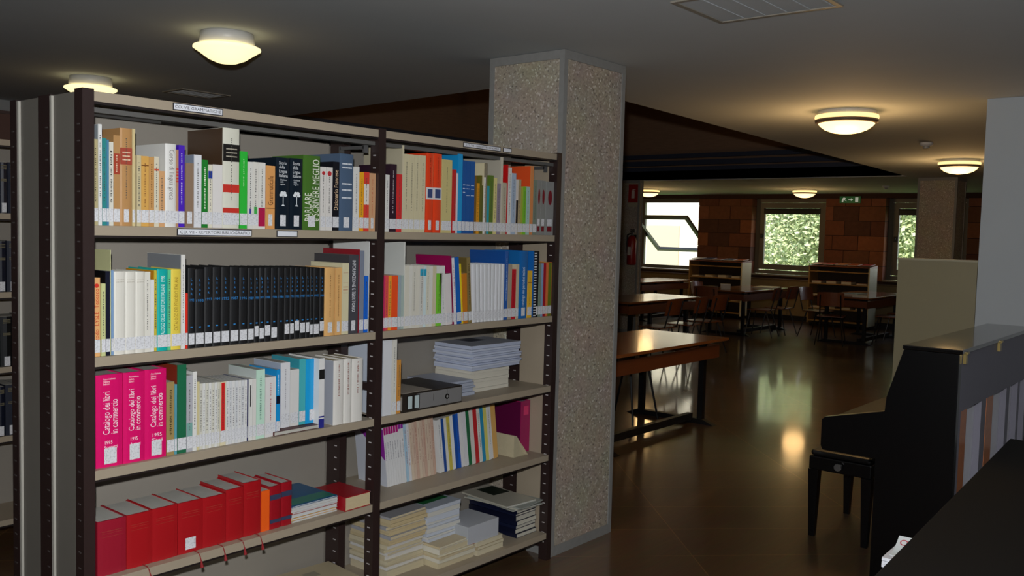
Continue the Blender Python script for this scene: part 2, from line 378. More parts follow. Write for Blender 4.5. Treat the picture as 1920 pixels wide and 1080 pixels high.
for x in (0, BW+PW, 2*BW+2*PW): 
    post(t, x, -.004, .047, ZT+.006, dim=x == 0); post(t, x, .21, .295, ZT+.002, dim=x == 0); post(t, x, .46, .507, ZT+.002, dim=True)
    MB().box(x-PW*.8, x-PW*.2, .047, .21, .06, .085).box(x-PW*.8, x-PW*.2, .047, .21, 1.0, 1.03).box(x-PW*.8,x-PW*.2,.295,.46,.06,.085).build('cross_tie', m_post, t)
for a, c in ((.050,.205),(.297,.445)):                         # closed left end
    box(-PW+.004, -.004, a, c-.012, .03, ZT-.002).build('end_panel', m_endp, t)
    box(-PW-.003, -PW+.010, c-.011, c+.002, .03, ZT-.004).build('panel_lip', m_edge, t)
box(2*BW+PW+.004, 2*BW+PW+.012, .050, .205, .10, ZT-.02).build('end_panel', m_beige, t)
box(.001, BW-.001, .302, .306, .10, ZT-.04).build('back_panel', m_panel, t)
box(BW+PW+.001, 2*BW+PW-.001, .386, .39, .10, ZT-.04).build('back_panel', m_panel, t)
boards = []
for k, h in enumerate(HS):
    for j, x in enumerate((0, BW+PW)):
        boards.append(shelf(t, x, x+BW, ZT-h, .30 if j == 0 else .383))
for j, x in enumerate((0, BW+PW)):
    box(x+.001, x+BW-.001, .02, .06, ZT-.06, ZT-.045).build('hanging_rail', mat('#5c5b58', .5), t)
for x in (BW-.03, 2*BW+PW-.03):
    MB().box(x, x+.012, .055, .20, ZT-.075, ZT-.062).box(x, x+.02, .05, .06, ZT-.09, ZT-.06).box(x, x+.02, .195, .205, ZT-.09, ZT-.06).build('hook_bracket', mat('#6a6a6a', .4, metal=.5), t)
m_lab = mat('#e2e4ea', .4); m_ink = mat('#23242c', .6)
def board_label(board, x0, x1, z, txt, h=.016):
    l = box(x0, x1, -.0025, -.0004, z-.004, z+h+.004).build('label_holder', mat('#26262c', .4), board)
    box(x0+.003, x1-.003, -.0031, -.0026, z-.001, z+h+.001).build('label_card', m_lab, board)
    if txt: text_obj('label_lettering', txt, (x1-x0)*.93, h*.62, m_ink, board, ((x0+x1)/2, -.0036, z+h/2))
board_label(boards[0], .255, .435, ZT-.022, 'CO. VII: GRAMMATICHE')
board_label(boards[2], .270, .552, ZT-.4-.023, 'CO. VII - REPERTORI BIBLIOGRAFICI')
board_label(boards[2], .655, .745, ZT-.4-.023, '')
board_label(boards[1], 1.618, 1.868, ZT-.021, 'CO. VII - BIBLIOTECONOMIA', .013)
board_label(boards[1], 1.885, 1.945, ZT-.021, '', .013)

# ---------------------------------------------------------------- books
def sticker_mat():
    m = bpy.data.materials.new('call_number_paper'); m.use_nodes = True; n = m.node_tree; b = n.nodes['Principled BSDF']; b.inputs['Roughness'].default_value = .45
    t = n.nodes.new('ShaderNodeTexCoord'); mp = n.nodes.new('ShaderNodeMapping'); mp.inputs['Scale'].default_value = (260, 1, 150)
    nz = n.nodes.new('ShaderNodeTexNoise'); nz.inputs['Scale'].default_value = 1; nz.inputs['Detail'].default_value = 2
    r = n.nodes.new('ShaderNodeValToRGB'); r.color_ramp.elements[0].position = .36; r.color_ramp.elements[0].color = rgb('#b9b9bd'); r.color_ramp.elements[1].position = .5; r.color_ramp.elements[1].color = rgb('#dcdde0')
    n.links.new(t.outputs['Object'], mp.inputs[0]); n.links.new(mp.outputs[0], nz.inputs['Vector']); n.links.new(nz.outputs[0], r.inputs[0]); n.links.new(r.outputs[0], b.inputs['Base Color'])
    return m
m_stick = sticker_mat()
m_page = mat('#b9b7ae', .8, noise=.12, nscale=60, stretch=(12,.2,.2), key='page_edges')
m_pagey = mat('#cdbf9d', .8, noise=.12, nscale=60, stretch=(12,.2,.2), key='yellowed_page_edges')
def print_marks(w, z0, z1, width, m, parent, y, seed):
    rd = random.Random(seed); b = MB(); z = z0; x0 = -min(width, w*.7)/2; x1 = -x0
    while z < z1:
        l = rd.uniform(.002, .007)
        b.box(x0*rd.uniform(.6,1), x1*rd.uniform(.6,1), y-.0003, y, z, min(z+l*.55, z1)); z += l+.0006
        if rd.random() < .10: z += .006
    if b.f: b.build('title_print', m, parent)
TREE = None
def book(key, x, y, z, w, h, col, label, o, n=0):
    lean = o.get('lean', 0)
    d = o.get('d', min(.24 if key[0] == 'B' else .22, max(.13, h*.70)))
    if key == 'B4': d = .155
    if key == 'B4' and 'white magazine' in label: d = .19
    if key[:2] == 'A4': d = .165
    name = 'book'
    t = thing(name, label, 'book', (x, y, z+.0004+abs(math.sin(R(lean)))*w/2), (0, R(lean), 0), 'books on '+label.rsplit(' on ', 1)[-1] if ' on ' in label else 'library books')
    w = w-.0006; hb = o.get('hb'); hw = w/2; tk = min(.0026 if hb else .0009, w*.2)
    bulge = (min(.002, w*.05) if hb else 0)
    glossy = .32 if hb else .38
    cm = mat(col, .6 if o.get('bk') else glossy)
    # cover: spine and two boards
    fr = [(-hw, .0012 if hb else 0)]
    if hb:
        for k in range(1, 6): a = k/6; fr.append((-hw+w*a, .0012-(bulge+.0012)*math.sin(math.pi*a)**.6))
    fr.append((hw, .0012 if hb else 0))
    poly = fr + [(hw, d), (hw-tk, d), (hw-tk, tk+.002), (-hw+tk, tk+.002), (-hw+tk, d), (-hw, d)]
    c = MB(); i = len(c.v); nn = len(poly)
    c.v = [(p[0], p[1], 0) for p in poly] + [(p[0], p[1], h) for p in poly]
    for k in range(nn): c.f.append((k, (k+1) % nn, nn+(k+1) % nn, nn+k))
    nf = len(fr); A = nn-1
    for zz, rev in ((0, True), (nn, False)):
        loop1 = [zz+k for k in range(nf)] + [zz+nf+2, zz+nf+3]               # spine
        loop2 = [zz+nf-1, zz+nf, zz+nf+1, zz+nf+2]; loop3 = [zz+nn-1, zz, zz+nf+3, zz+nf+4]
        for l in (loop1, loop2, loop3): c.f.append(tuple(reversed(l)) if rev else tuple(l))
    co = c.build('cover', cm, t)
    if o.get('side'):
        box(-hw-.0003, -hw-.00001, .003, d-.001, .001, h-.001).build('front_board', mat(o['side'], .35), co)
    if o.get('tri'): MB().box(-hw-.0012,-hw-.0004,.003,.004,h*.45,h*.46).prism([(.002,h*.45),(d-.002,h*.97),(.002,h*.97)],-hw-.0012,-hw-.0004,'x').build('cover_triangle', mat(o['tri'], .35), co)
    ins = .003 if hb else .0004
    if w > .0022: box(-hw+tk+.0001, hw-tk-.0001, tk+.003, d-(.004 if hb else .0003), ins, h-ins).build('page_block', m_pagey if o.get('yel') else m_page, t)
    fy = -bulge-.0002
    seed = int(x*9973)+int(z*131)
    for bi, (a, e, cc) in enumerate(o.get('b', [])):
        bw = o.get('bw', .96)-(.28 if bi == 1 and len(o['b']) == 2 and o['b'][0][0] < a < o['b'][0][1] else 0); box(-hw*bw, hw*bw, fy-.0002-.0002*(bi > 0), fy+(bulge+.0018 if hb else 0), a*h, e*h).build('spine_band', mat(cc, .4), t)
    for (a, e) in o.get('lr', []):
        print_lines(w, a*h, e*h, mat(o['L'], .5), t, fy-.0004, seed)
    if o.get('L') and not o.get('lr'):
        a, e = (o['b'][0][0], o['b'][0][1]) if o.get('b') else (.6, .8)
        for k in range(3): print_lines(w*.9, h*(a+(e-a)*(.25+.22*k)), h*(a+(e-a)*(.25+.22*k))+.004, mat(o['L'], .5), t, fy-.0006, seed+k)
    st = o.get('s', 'w')
    s0, s1 = .012, .052
    if st == 'm': s0, s1 = .045, .078; box(-hw*.6, hw*.6, fy-.0003, fy, .018, .042).build('spine_band', mat('#7a1420', .4), t)
    if st and st[0] == 'b':
        if st == 'b-1': st = None
        else: s0 += .009*int(st[1:]); s1 = s0+.037; st = 'n2'
    if o.get('cat'): st = None
    if st:
        k = {'w': .97, 'm': .62, 'n': .42 if w > .03 else .6, 'n2': .88}[st]
        if w < .008: k = 1.0
        box(-hw*k, hw*k, fy-.0007, fy-.0003, s0, s1).build('call_number_label', m_stick, t)
    mk = o.get('m', '#4e4c48')
    if mk and not o.get('t') and not o.get('cat') and not o.get('bk') and not o.get('t2') and not o.get('rings') and not o.get('oval') and not (o.get('lr') and 'm' not in o) and w > .006:
        a, e = o.get('mr', (.28, .90)); print_marks(w, a*h, e*h, o.get('mw', .0042), mat(mk, .6), t, fy-.0004, seed)
    if o.get('t'):
        s, a, e, cc, mode = o['t']; text_obj('title_lettering', s, (e-a)*h, w*(.62 if '\n' not in s else .85), mat(cc, .5), t, (0, fy-.0006, (a+e)/2*h), mode, line=.8)
    if o.get('dot'):
        b = MB(); r = w*.32; zc = h*.90
        b.quad(*[(r*math.cos(q*math.pi/8), fy-.0006, zc+r*math.sin(q*math.pi/8)) for q in range(16)]).build('spine_emblem', mat(o['dot'], .5), t)
    if o.get('oval'):
        b = MB(); zc = h*.70
        b.quad(*[(w*.27*math.cos(q*math.pi/8), fy-.0006, zc+.036*math.sin(q*math.pi/8)) for q in range(16)]).build('spine_emblem', mat(o['oval'], .5), t)
    if o.get('cat'):
        wm = mat('#f0e4ea', .5); L = o['cat']
        text_obj('title_lettering', 'Catalogo dei libri\nin commercio', h*.46, w*.56, wm, t, (.002, fy-.0006, h*.585), 'u', line=.80)
        text_obj('publisher_lettering', 'Associazione\nItaliana\nEditori', w*.46, h*.075, wm, t, (-.001, fy-.0006, h*.925), 'h', line=.9)
        text_obj('year_lettering', '1995\n'+L, w*.5, h*.10, wm, t, (.004, fy-.0006, h*.235), 'h', line=1.0)
        box(-hw*.42, hw*.52, fy-.0016, fy-.0011, .010, .060).build('call_number_label', m_stick, t)
    if o.get('bk'):
        bm2 = mat('#2f7fc0', .5); b = MB(); ww = min(w*.22, .004)
        text_obj('year_lettering', o['bk'], w*.8, .009, bm2, t, (0, fy-.0006, h*.60))
        for s, zz in (('L', .86), ('I', .80), ('A', .74), ('R', .68)): text_obj('title_lettering', s, .006, .0075, bm2, t, (0, fy-.0006, h*zz))
        box(-ww, ww, fy-.0006, fy-.0003, h*.255, h*.27).build('volume_mark', bm2, t)
    if o.get('t2'):
        wm = mat('#e4e8ea', .5)
        text_obj('title_lettering', 'Storia\ndella\nLingua\nItaliana', w*.66, h*.22, wm, t, (0, fy-.0006, h*.84), 'h', line=.9)
        text_obj('subtitle_lettering', "L'italiano\nnelle\nregioni", w*.5, h*.09, wm, t, (0, fy-.0006, h*.66), 'h', line=.95)
        b = MB(); zc = h*.46
        for (cx, cz, r) in ((0,.008,.012),(-.010,.005,.008),(.010,.005,.008),(-.005,.013,.008),(.006,.013,.008)):
            b.quad(*[(cx*w/.06*1.0+r*w/.06*1.0*math.cos(q*math.pi/5), fy-.0006-.00002*len(b.f), zc+cz+r*.7*math.sin(q*math.pi/5)) for q in range(10)])
        b.quad((-.0015,fy-.0006,zc-.03),(.0015,fy-.0006,zc-.03),(.0015,fy-.0006,zc+.006),(-.0015,fy-.0006,zc+.006)); b.quad((-.008,fy-.0006,zc-.034),(.008,fy-.0006,zc-.034),(.002,fy-.0006,zc-.028),(-.002,fy-.0006,zc-.028))
        b.build('tree_emblem', wm, t)
    if o.get('rings'):
        b = MB()
        for k in range(24): b.box(-hw*.8, hw*.8, fy-.002, fy+.004, .006+k*h/24.5, .006+k*h/24.5+.0055)
        stuff(b.build('comb_rings', mat('#dcdcdc', .3), t))
    if o.get('red') and int(x*100) % 2 == 0 or (o.get('red') and x > .4):
        b = MB(); q = .25*hw
        b.path([(q,.002,.003),(q+.002,-.030,.001),(q+.002,-.0385,-.006),(q+.006,-.040,-.024)], .0016, 6)
        b.tube((q+.006,-.040,-.022),(q+.009,-.041,-.048), .002, .006, 7)
        b.build('ribbon_marker', mat('#8e1a20', .6), t)
    return t
def print_lines(w, z0, z1, m, parent, y, seed):
    rd = random.Random(seed+5); b = MB(); x = -w*.36
    while x < w*.34:
        l = rd.uniform(.0015, .005); b.box(x, min(x+l, w*.36), y-.0003, y, z0, z1); x += l+.001
    b.build('title_print', m, parent)
BOOKS = [
('A1', 0.0111, 0.012, 1.6415, 0.0155, 0.2589, '#b5a97e', "olive-beige paperback, 1st from left on left bay's top shelf", {'m': '#4a4632'}),
('A1', 0.0253, 0.012, 1.6415, 0.0115, 0.3049, '#dededa', "tall slim white book, 2nd from left on left bay's top shelf", {'m': '#55585a', 'side': '#9aa3a8'}),
('A1', 0.0381, 0.012, 1.6415, 0.014, 0.2646, '#2f8585', "teal book, 3rd from left on left bay's top shelf", {}),
('A1', 0.049, 0.012, 1.6415, 0.0076, 0.2608, '#4a82a0', "slim blue-teal book, 4th from left on left bay's top shelf", {'m': None}),
('A1', 0.0596, 0.012, 1.6415, 0.0137, 0.2546, '#d8d6c8', "cream book with bold black lettering, 5th from left on left bay's top shelf", {'m': '#151515', 'mw': 0.006}),
('A1', 0.0768, 0.012, 1.6415, 0.0206, 0.2764, '#b58a58', "tan book with red title patch, 6th from left on left bay's top shelf", {'s': 'w', 'b': [(0.57, 0.8, '#a5432e')], 'm': '#e8d8b8', 'mr': (0.6, 0.78)}),
('A1', 0.1064, 0.012, 1.6415, 0.0386, 0.3005, '#b88b58', "thick tan volume with red title label, 7th from left on left bay's top shelf", {'hb': 1, 's': 'n', 'b': [(0.63, 0.8, '#a84a38')], 'L': '#e6cfae'}),
('A1', 0.1313, 0.012, 1.6415, 0.0096, 0.3014, '#d2c08e', "tall thin cream book, 8th from left on left bay's top shelf", {'m': None}),
('A1', 0.1486, 0.012, 1.6415, 0.0144, 0.2213, '#cbbd95', "narrow pale cream paperback, 9th from left on left bay's top shelf", {}),
('A1', 0.1684, 0.012, 1.6415, 0.0254, 0.2204, '#d6a556', "ochre yellow paperback, 10th from left on left bay's top shelf", {'m': '#8a5a28', 'b': [(0.86, 0.875, '#7a4a22')]}),
('A1', 0.1901, 0.012, 1.6415, 0.0179, 0.2188, '#c7965a', "light brown paperback, 11th from left on left bay's top shelf", {'m': '#6a4420', 'mw': 0.005}),
('A1', 0.2072, 0.012, 1.6415, 0.0163, 0.2218, '#d8d0b8', "pale paperback with an orange dash, 12th from left on left bay's top shelf", {'b': [(0.8, 0.825, '#d8553a')]}),
('A1', 0.2254, 0.012, 1.6415, 0.0201, 0.1776, '#d0a070', "short tan paperback, 13th from left on left bay's top shelf", {}),
('A1', 0.2554, 0.012, 1.6415, 0.0381, 0.2665, '#e0dfda', "wide white book on Greek language, 14th from left on left bay's top shelf", {'hb': 1, 't': ('Corso di lingua greca', 0.33, 0.93, '#77716c', 'd')}),
('A1', 0.2787, 0.012, 1.6415, 0.0085, 0.2497, '#b88c6a', "slim tan book with red stripes, 15th from left on left bay's top shelf", {'b': [(0.58, 0.6, '#c04030'), (0.62, 0.64, '#c04030'), (0.66, 0.68, '#c04030'), (0.7, 0.72, '#c04030'), (0.74, 0.76, '#c04030')], 'm': None}),
('A1', 0.2938, 0.012, 1.6415, 0.0218, 0.2656, '#4a24b4', "violet book with white lettering, 16th from left on left bay's top shelf", {'m': '#e8e4f4'}),
('A1', 0.3227, 0.012, 1.6415, 0.0294, 0.2101, '#8d7560', "brown-grey book, 17th from left on left bay's top shelf", {'s': 'n', 'm': None}),
('A1', 0.352, 0.012, 1.6415, 0.0273, 0.2393, '#dcdde0', "white book with pale grey cover, 18th from left on left bay's top shelf", {'side': '#8e98a8'}),
('A1', 0.378, 0.012, 1.6415, 0.0227, 0.2247, '#1f7a2a', "dark green book with white lettering, 19th from left on left bay's top shelf", {'m': '#e8f0d8', 'mw': 0.006}),
('A1', 0.3984, 0.012, 1.6415, 0.016, 0.2104, '#ddd8c4', "cream booklet with a blue square, 20th from left on left bay's top shelf", {'b': [(0.78, 0.9, '#203a98')]}),
('A1', 0.4256, 0.012, 1.6415, 0.0365, 0.2123, '#dedad6', "plain white book, 21st from left on left bay's top shelf", {'m': None}),
('A1', 0.4771, 0.012, 1.6415, 0.0644, 0.3384, '#d9d8c8', "very thick tall cream dictionary with black title label, left bay's top shelf", {'hb': 1, 'side': '#4a3524', 'b': [(0.67, 0.84, '#1c1a18'), (0.36, 0.44, '#c8352a'), (0.155, 0.205, '#c8352a')], 'L': '#b9b2a0'}),
('A1', 0.5269, 0.012, 1.6415, 0.0288, 0.2652, '#2fb83c', "bright green book, 23rd from left on left bay's top shelf", {'m': '#d8f0c8', 'mr': (0.55, 0.9)}),
('A1', 0.5542, 0.012, 1.6415, 0.0216, 0.2314, '#dad9d2', "white booklet with small blue square, 24th from left on left bay's top shelf", {'b': [(0.2, 0.3, '#3a3a9a')], 'bw': 0.35}),
('A1', 0.5759, 0.012, 1.6415, 0.0218, 0.2324, '#dcd9d0', "white booklet with small green square, 25th from left on left bay's top shelf", {'b': [(0.2, 0.33, '#3fae4c')], 'bw': 0.6}),
('A1', 0.6011, 0.012, 1.6415, 0.0287, 0.2324, '#dedcd4', "white booklet with crimson block at foot, 26th from left on left bay's top shelf", {'b': [(0.04, 0.32, '#b01848')], 's': None}),
('A1', 0.6368, 0.012, 1.6415, 0.0382, 0.2238, '#dd9f5e', "orange-tan grammar book, 27th from left on left bay's top shelf", {'t': ('Grammaticale', 0.38, 0.84, '#5a2c10', 'u'), 'b': [(0.325, 0.335, '#5a2c10')], 's': 'n'}),
('A1', 0.6892, 0.012, 1.6415, 0.0575, 0.256, '#0f1c28', "black volume with white title and tree emblem, left of two, on left bay's top shelf", {'hb': 1, 't2': 1, 's': 'n'}),
('A1', 0.7481, 0.012, 1.6415, 0.0556, 0.2577, '#0f1c28', "black volume with white title and tree emblem, right of two, on left bay's top shelf", {'hb': 1, 't2': 1, 's': 'n'}),
('A1', 0.8167, 0.012, 1.6415, 0.0769, 0.2738, '#47702a', "wide green book with slanted white title, 30th from left on left bay's top shelf", {'hb': 1, 't': ('PARLARE\ne SCRIVERE MEGLIO', 0.12, 0.95, '#eef0e0', 'u'), 's': 'n'}),
('A1', 0.8708, 0.012, 1.6415, 0.0238, 0.2366, '#dedad4', "white paperback with red dot, left of two, on left bay's top shelf", {'dot': '#c02830'}),
('A1', 0.8992, 0.012, 1.6415, 0.0304, 0.2366, '#dedad4', "white paperback with red dot, right of two, on left bay's top shelf", {'dot': '#c02830'}),
('A1', 0.9311, 0.012, 1.6415, 0.0308, 0.2599, '#14141c', "black book on French, 33rd from left on left bay's top shelf", {'t': ('Dizionario Francese', 0.3, 0.88, '#e8c8a0', 'u'), 's': 'w'}),
('A1', 0.9813, 0.012, 1.6415, 0.067, 0.293, '#4c6079', "large slate-blue volume, 34th from left on left bay's top shelf", {'hb': 1, 'L': '#dfe4ea', 'lr': [(0.86, 0.88), (0.81, 0.83), (0.6, 0.62), (0.52, 0.54), (0.42, 0.44)], 's': 'n'}),
('A1', 1.0309, 0.012, 1.6415, 0.0295, 0.2478, '#dcdad4', "white paperback beside the slate-blue volume, 35th from left on left bay's top shelf", {}),
('A1', 1.0579, 0.012, 1.6415, 0.0217, 0.2291, '#e8a51e', "yellow-orange paperback, 36th from left on left bay's top shelf", {}),
('A1', 1.0825, 0.012, 1.6415, 0.0275, 0.2307, '#dd4233', "red paperback with white middle band, 37th from left on left bay's top shelf", {'b': [(0.45, 0.8, '#e6dcd0')]}),
('A1', 1.1136, 0.012, 1.6415, 0.0319, 0.2286, '#cf9f76', "tan paperback, 38th from left on left bay's top shelf", {'m': '#c05a38', 's': 'n'}),
('B1', 1.1921, 0.012, 1.6415, 0.023, 0.2273, '#dcdbd6', "white paperback, 1st from left on right bay's top shelf", {}),
('B1', 1.2233, 0.012, 1.6415, 0.0364, 0.2721, '#2f1a28', "dark plum book with white lettering, 2nd from left on right bay's top shelf", {'m': '#e0d8dc'}),
('B1', 1.2578, 0.012, 1.6415, 0.0296, 0.2337, '#d43030', "red book with tan foot label, 3rd from left on right bay's top shelf", {}),
('B1', 1.2778, 0.012, 1.6415, 0.0075, 0.3526, '#cfc6a8', "tall thin cream book, 4th from left on right bay's top shelf", {'m': None, 'side': '#b8b096'}),
('B1', 1.2965, 0.012, 1.6415, 0.03, 0.3185, '#d2c8a4', "cream volume of a uniform set, 1st of four, on right bay's top shelf", {}),
('B1', 1.3267, 0.012, 1.6415, 0.0274, 0.3188, '#d2c8a4', "cream volume of a uniform set, 2nd of four, on right bay's top shelf", {}),
('B1', 1.3574, 0.012, 1.6415, 0.0308, 0.3191, '#d2c8a4', "cream volume of a uniform set, 3rd of four, on right bay's top shelf", {}),
('B1', 1.3899, 0.012, 1.6415, 0.0312, 0.3201, '#d2c8a4', "cream volume of a uniform set, last of four, on right bay's top shelf", {}),
('B1', 1.4316, 0.012, 1.6415, 0.0428, 0.3328, '#e6441e', "orange-red volume with picture square, left of two, on right bay's top shelf", {'hb': 1, 'b': [(0.42, 0.57, '#dcdcdc'), (0.44, 0.55, '#3c4a78')], 's': 'n', 'm': '#7a2410', 'mr': (0.62, 0.95)}),
('B1', 1.4781, 0.012, 1.6415, 0.0469, 0.3339, '#e6441e', "orange-red volume with picture square, right of two, on right bay's top shelf", {'hb': 1, 'b': [(0.42, 0.57, '#dcdcdc'), (0.44, 0.55, '#3c4a78')], 's': 'n', 'm': '#7a2410', 'mr': (0.62, 0.95)}),
('B1', 1.5354, 0.012, 1.6415, 0.0612, 0.3136, '#cdbf82', "straw-yellow wide book, 11th from left on right bay's top shelf", {}),
('B1', 1.5828, 0.012, 1.6415, 0.0202, 0.2752, '#c22a2a', "slim red book, 12th from left on right bay's top shelf", {}),
('B1', 1.5992, 0.012, 1.6415, 0.0112, 0.2602, '#e0d8dc', "very thin white booklet, 13th from left on right bay's top shelf", {'m': None}),
('B1', 1.6187, 0.012, 1.6415, 0.0266, 0.3447, '#1f98d4', "tall sky-blue book, 14th from left on right bay's top shelf", {'side': '#1a90cc', 'm': None}),
('B1', 1.6433, 0.012, 1.6415, 0.021, 0.3188, '#1b559c', "royal blue volume with white figures, 1st of three, on right bay's top shelf", {'L': '#c8d8ea', 'lr': [(0.66, 0.67), (0.61, 0.62), (0.56, 0.57)]}),
('B1', 1.6689, 0.012, 1.6415, 0.0289, 0.3184, '#1b559c', "royal blue volume with white figures, 2nd of three, on right bay's top shelf", {'L': '#c8d8ea', 'lr': [(0.66, 0.67), (0.61, 0.62), (0.52, 0.53)]}),
('B1', 1.6982, 0.012, 1.6415, 0.0282, 0.3183, '#1b559c', "royal blue volume with white figures, last of three, on right bay's top shelf", {'L': '#c8d8ea', 'lr': [(0.66, 0.67), (0.61, 0.62), (0.52, 0.53)]}),
('B1', 1.7202, 0.012, 1.6415, 0.0124, 0.2586, '#7a5a20', "thin olive-brown book, 18th from left on right bay's top shelf", {'m': None}),
('B1', 1.7363, 0.012, 1.6415, 0.0196, 0.2253, '#d8951c', "golden orange book, 19th from left on right bay's top shelf", {'m': '#7a3c10'}),
('B1', 1.7545, 0.012, 1.6415, 0.0155, 0.2608, '#67621f', "thin olive book, 20th from left on right bay's top shelf", {'m': None}),
('B1', 1.7662, 0.012, 1.6415, 0.0079, 0.2163, '#5a5f28', "very thin mossy green booklet, 21st from left on right bay's top shelf", {'m': None}),
('B1', 1.7729, 0.012, 1.6415, 0.0047, 0.3167, '#d8cda8', "thin tall beige board, 22nd from left on right bay's top shelf", {'m': None}),
('B1', 1.7809, 0.012, 1.6415, 0.0098, 0.2539, '#e4e2de', "thin glossy white book, 23rd from left on right bay's top shelf", {'m': '#55544e'}),
('B1', 1.7911, 0.012, 1.6415, 0.0098, 0.3181, '#867e6a', "thin tall grey-brown book, 24th from left on right bay's top shelf", {'m': None}),
('B1', 1.805, 0.012, 1.6415, 0.0165, 0.216, '#2a9aa8', "slim teal book, 25th from left on right bay's top shelf", {'m': None}),
('B1', 1.8275, 0.012, 1.6415, 0.027, 0.2654, '#5d7a2a', "olive green book, 26th from left on right bay's top shelf", {}),
('B1', 1.8536, 0.012, 1.6415, 0.0231, 0.255, '#dcd08a', "pale yellow book, 27th from left on right bay's top shelf", {}),
('B1', 1.8789, 0.012, 1.6415, 0.0252, 0.2322, '#8f8494', "mauve grey book, 28th from left on right bay's top shelf", {}),
('B1', 1.8982, 0.012, 1.6415, 0.0118, 0.3527, '#c9c2b0', "very tall thin beige book, 29th from left on right bay's top shelf", {'m': None, 'side': '#b4ae9e'}),
('B1', 1.9192, 0.012, 1.6415, 0.0287, 0.2369, '#b8b09a', "taupe book, 30th from left on right bay's top shelf", {}),
('B1', 1.9383, 0.012, 1.6415, 0.0081, 0.3215, '#c01818', "tall thin bright red book, 31st from left on right bay's top shelf", {'m': None}),
('B1', 1.9557, 0.012, 1.6415, 0.0252, 0.3093, '#dddcd8', "glossy speckled white book, 32nd from left on right bay's top shelf", {'m': '#8a8a8a', 'mw': 0.007}),
('B1', 1.9855, 0.012, 1.6415, 0.0321, 0.2853, '#a8b8cc', "pale blue-grey book, 33rd from left on right bay's top shelf", {}),
('B1', 2.0114, 0.012, 1.6415, 0.0158, 0.2582, '#d8d0c8', "booklet cream above and black below, 34th from left on right bay's top shelf", {'b': [(0.18, 0.62, '#1a1418')], 'm': None}),
('B1', 2.0297, 0.012, 1.6415, 0.0191, 0.2592, '#b0a078', "khaki book, 35th from left on right bay's top shelf", {}),
('B1', 2.0476, 0.012, 1.6415, 0.0152, 0.2267, '#a8b040', "slim yellow-green book, 36th from left on right bay's top shelf", {'m': None}),
('B1', 2.0677, 0.012, 1.6415, 0.0234, 0.2278, '#7ac02a', "lime green book, 37th from left on right bay's top shelf", {}),
('B1', 2.094, 0.012, 1.6415, 0.0277, 0.2292, '#a8c8c0', "pale aqua book, 38th from left on right bay's top shelf", {}),
('B1', 2.1208, 0.012, 1.6415, 0.0234, 0.3284, '#d88a50', "tall orange book with bright cover, 39th from left on right bay's top shelf", {'side': '#e05224', 'm': None}),
('B1', 2.1476, 0.012, 1.6415, 0.0278, 0.2627, '#7a8878', "grey-green book, 40th from left on right bay's top shelf", {}),
('B1', 2.1775, 0.012, 1.6415, 0.0293, 0.2645, '#8c8d88', "narrow grey volume with red oval, left of two, on right bay's top shelf", {'oval': '#7a1420', 's': 'm'}),
('B1', 2.212, 0.012, 1.6415, 0.0339, 0.264, '#8c8d88', "narrow grey volume with red oval, right of two, on right bay's top shelf", {'oval': '#7a1420', 's': 'm'}),
('B1', 2.2656, 0.012, 1.6415, 0.0604, 0.2619, '#90918e', "wide grey binder with red oval, 43rd from left on right bay's top shelf", {'oval': '#7a1420', 's': 'm'}),
('A2', 0.0136, 0.012, 1.2415, 0.0217, 0.2413, '#e3ac70', "orange and yellow-green course book with red lettering, 1st from left on left bay's second shelf", {'t': ('Metodo  LYSLE  Tedesco', 0.12, 0.86, '#c83a18', 'u'), 'dot': '#d03020'}),
('A2', 0.0346, 0.012, 1.2415, 0.0138, 0.2229, '#c8cc90', "short pale green booklet, 2nd from left on left bay's second shelf", {}),
('A2', 0.0486, 0.012, 1.2415, 0.0134, 0.2608, '#15182a', "navy black book, 3rd from left on left bay's second shelf", {'m': None, 'side': '#0c0c10'}),
('A2', 0.0571, 0.012, 1.2415, 0.0025, 0.3256, '#c8c896', "tall thin pale olive folder, 4th from left on left bay's second shelf", {'m': None, 's': None}),
('A2', 0.0627, 0.012, 1.2415, 0.0081, 0.2624, '#7f9fc4', "slim light blue book, 5th from left on left bay's second shelf", {'m': None}),
('A2', 0.0855, 0.012, 1.2415, 0.0368, 0.2595, '#dedbd0', "wide ivory volume with pencil-thin title, 1st of four, on left bay's second shelf", {'hb': 1, 'L': '#a8a090', 'lr': [(0.9, 0.905), (0.87, 0.875)]}),
('A2', 0.1206, 0.012, 1.2415, 0.0323, 0.2584, '#dedbd0', "wide ivory volume with pencil-thin title, 2nd of four, on left bay's second shelf", {'hb': 1, 'L': '#a8a090', 'lr': [(0.9, 0.905), (0.87, 0.875)]}),
('A2', 0.1521, 0.012, 1.2415, 0.0302, 0.2574, '#dedbd0', "wide ivory volume with pencil-thin title, 3rd of four, on left bay's second shelf", {'hb': 1, 'L': '#a8a090', 'lr': [(0.9, 0.905), (0.87, 0.875)]}),
('A2', 0.1771, 0.012, 1.2415, 0.0191, 0.2563, '#dedbd0', "narrower ivory volume, last of four, on left bay's second shelf", {}),
('A2', 0.1933, 0.012, 1.2415, 0.0127, 0.2313, '#dfe0e0', "short white booklet, 10th from left on left bay's second shelf", {'m': None}),
('A2', 0.204, 0.012, 1.2415, 0.0088, 0.2601, '#c8b840', "mustard book with dark lettering, 11th from left on left bay's second shelf", {'side': '#c88a18'}),
('A2', 0.2277, 0.012, 1.2415, 0.036, 0.264, '#17aca6', "turquoise publishers catalogue, 12th from left on left bay's second shelf", {'hb': 1, 't': ('CATALOGO DEGLI EDITORI ITALIANI  1998', 0.12, 0.92, '#e6f4f0', 'u')}),
('A2', 0.2517, 0.012, 1.2415, 0.0114, 0.2618, '#5fc890', "mint green book, 13th from left on left bay's second shelf", {}),
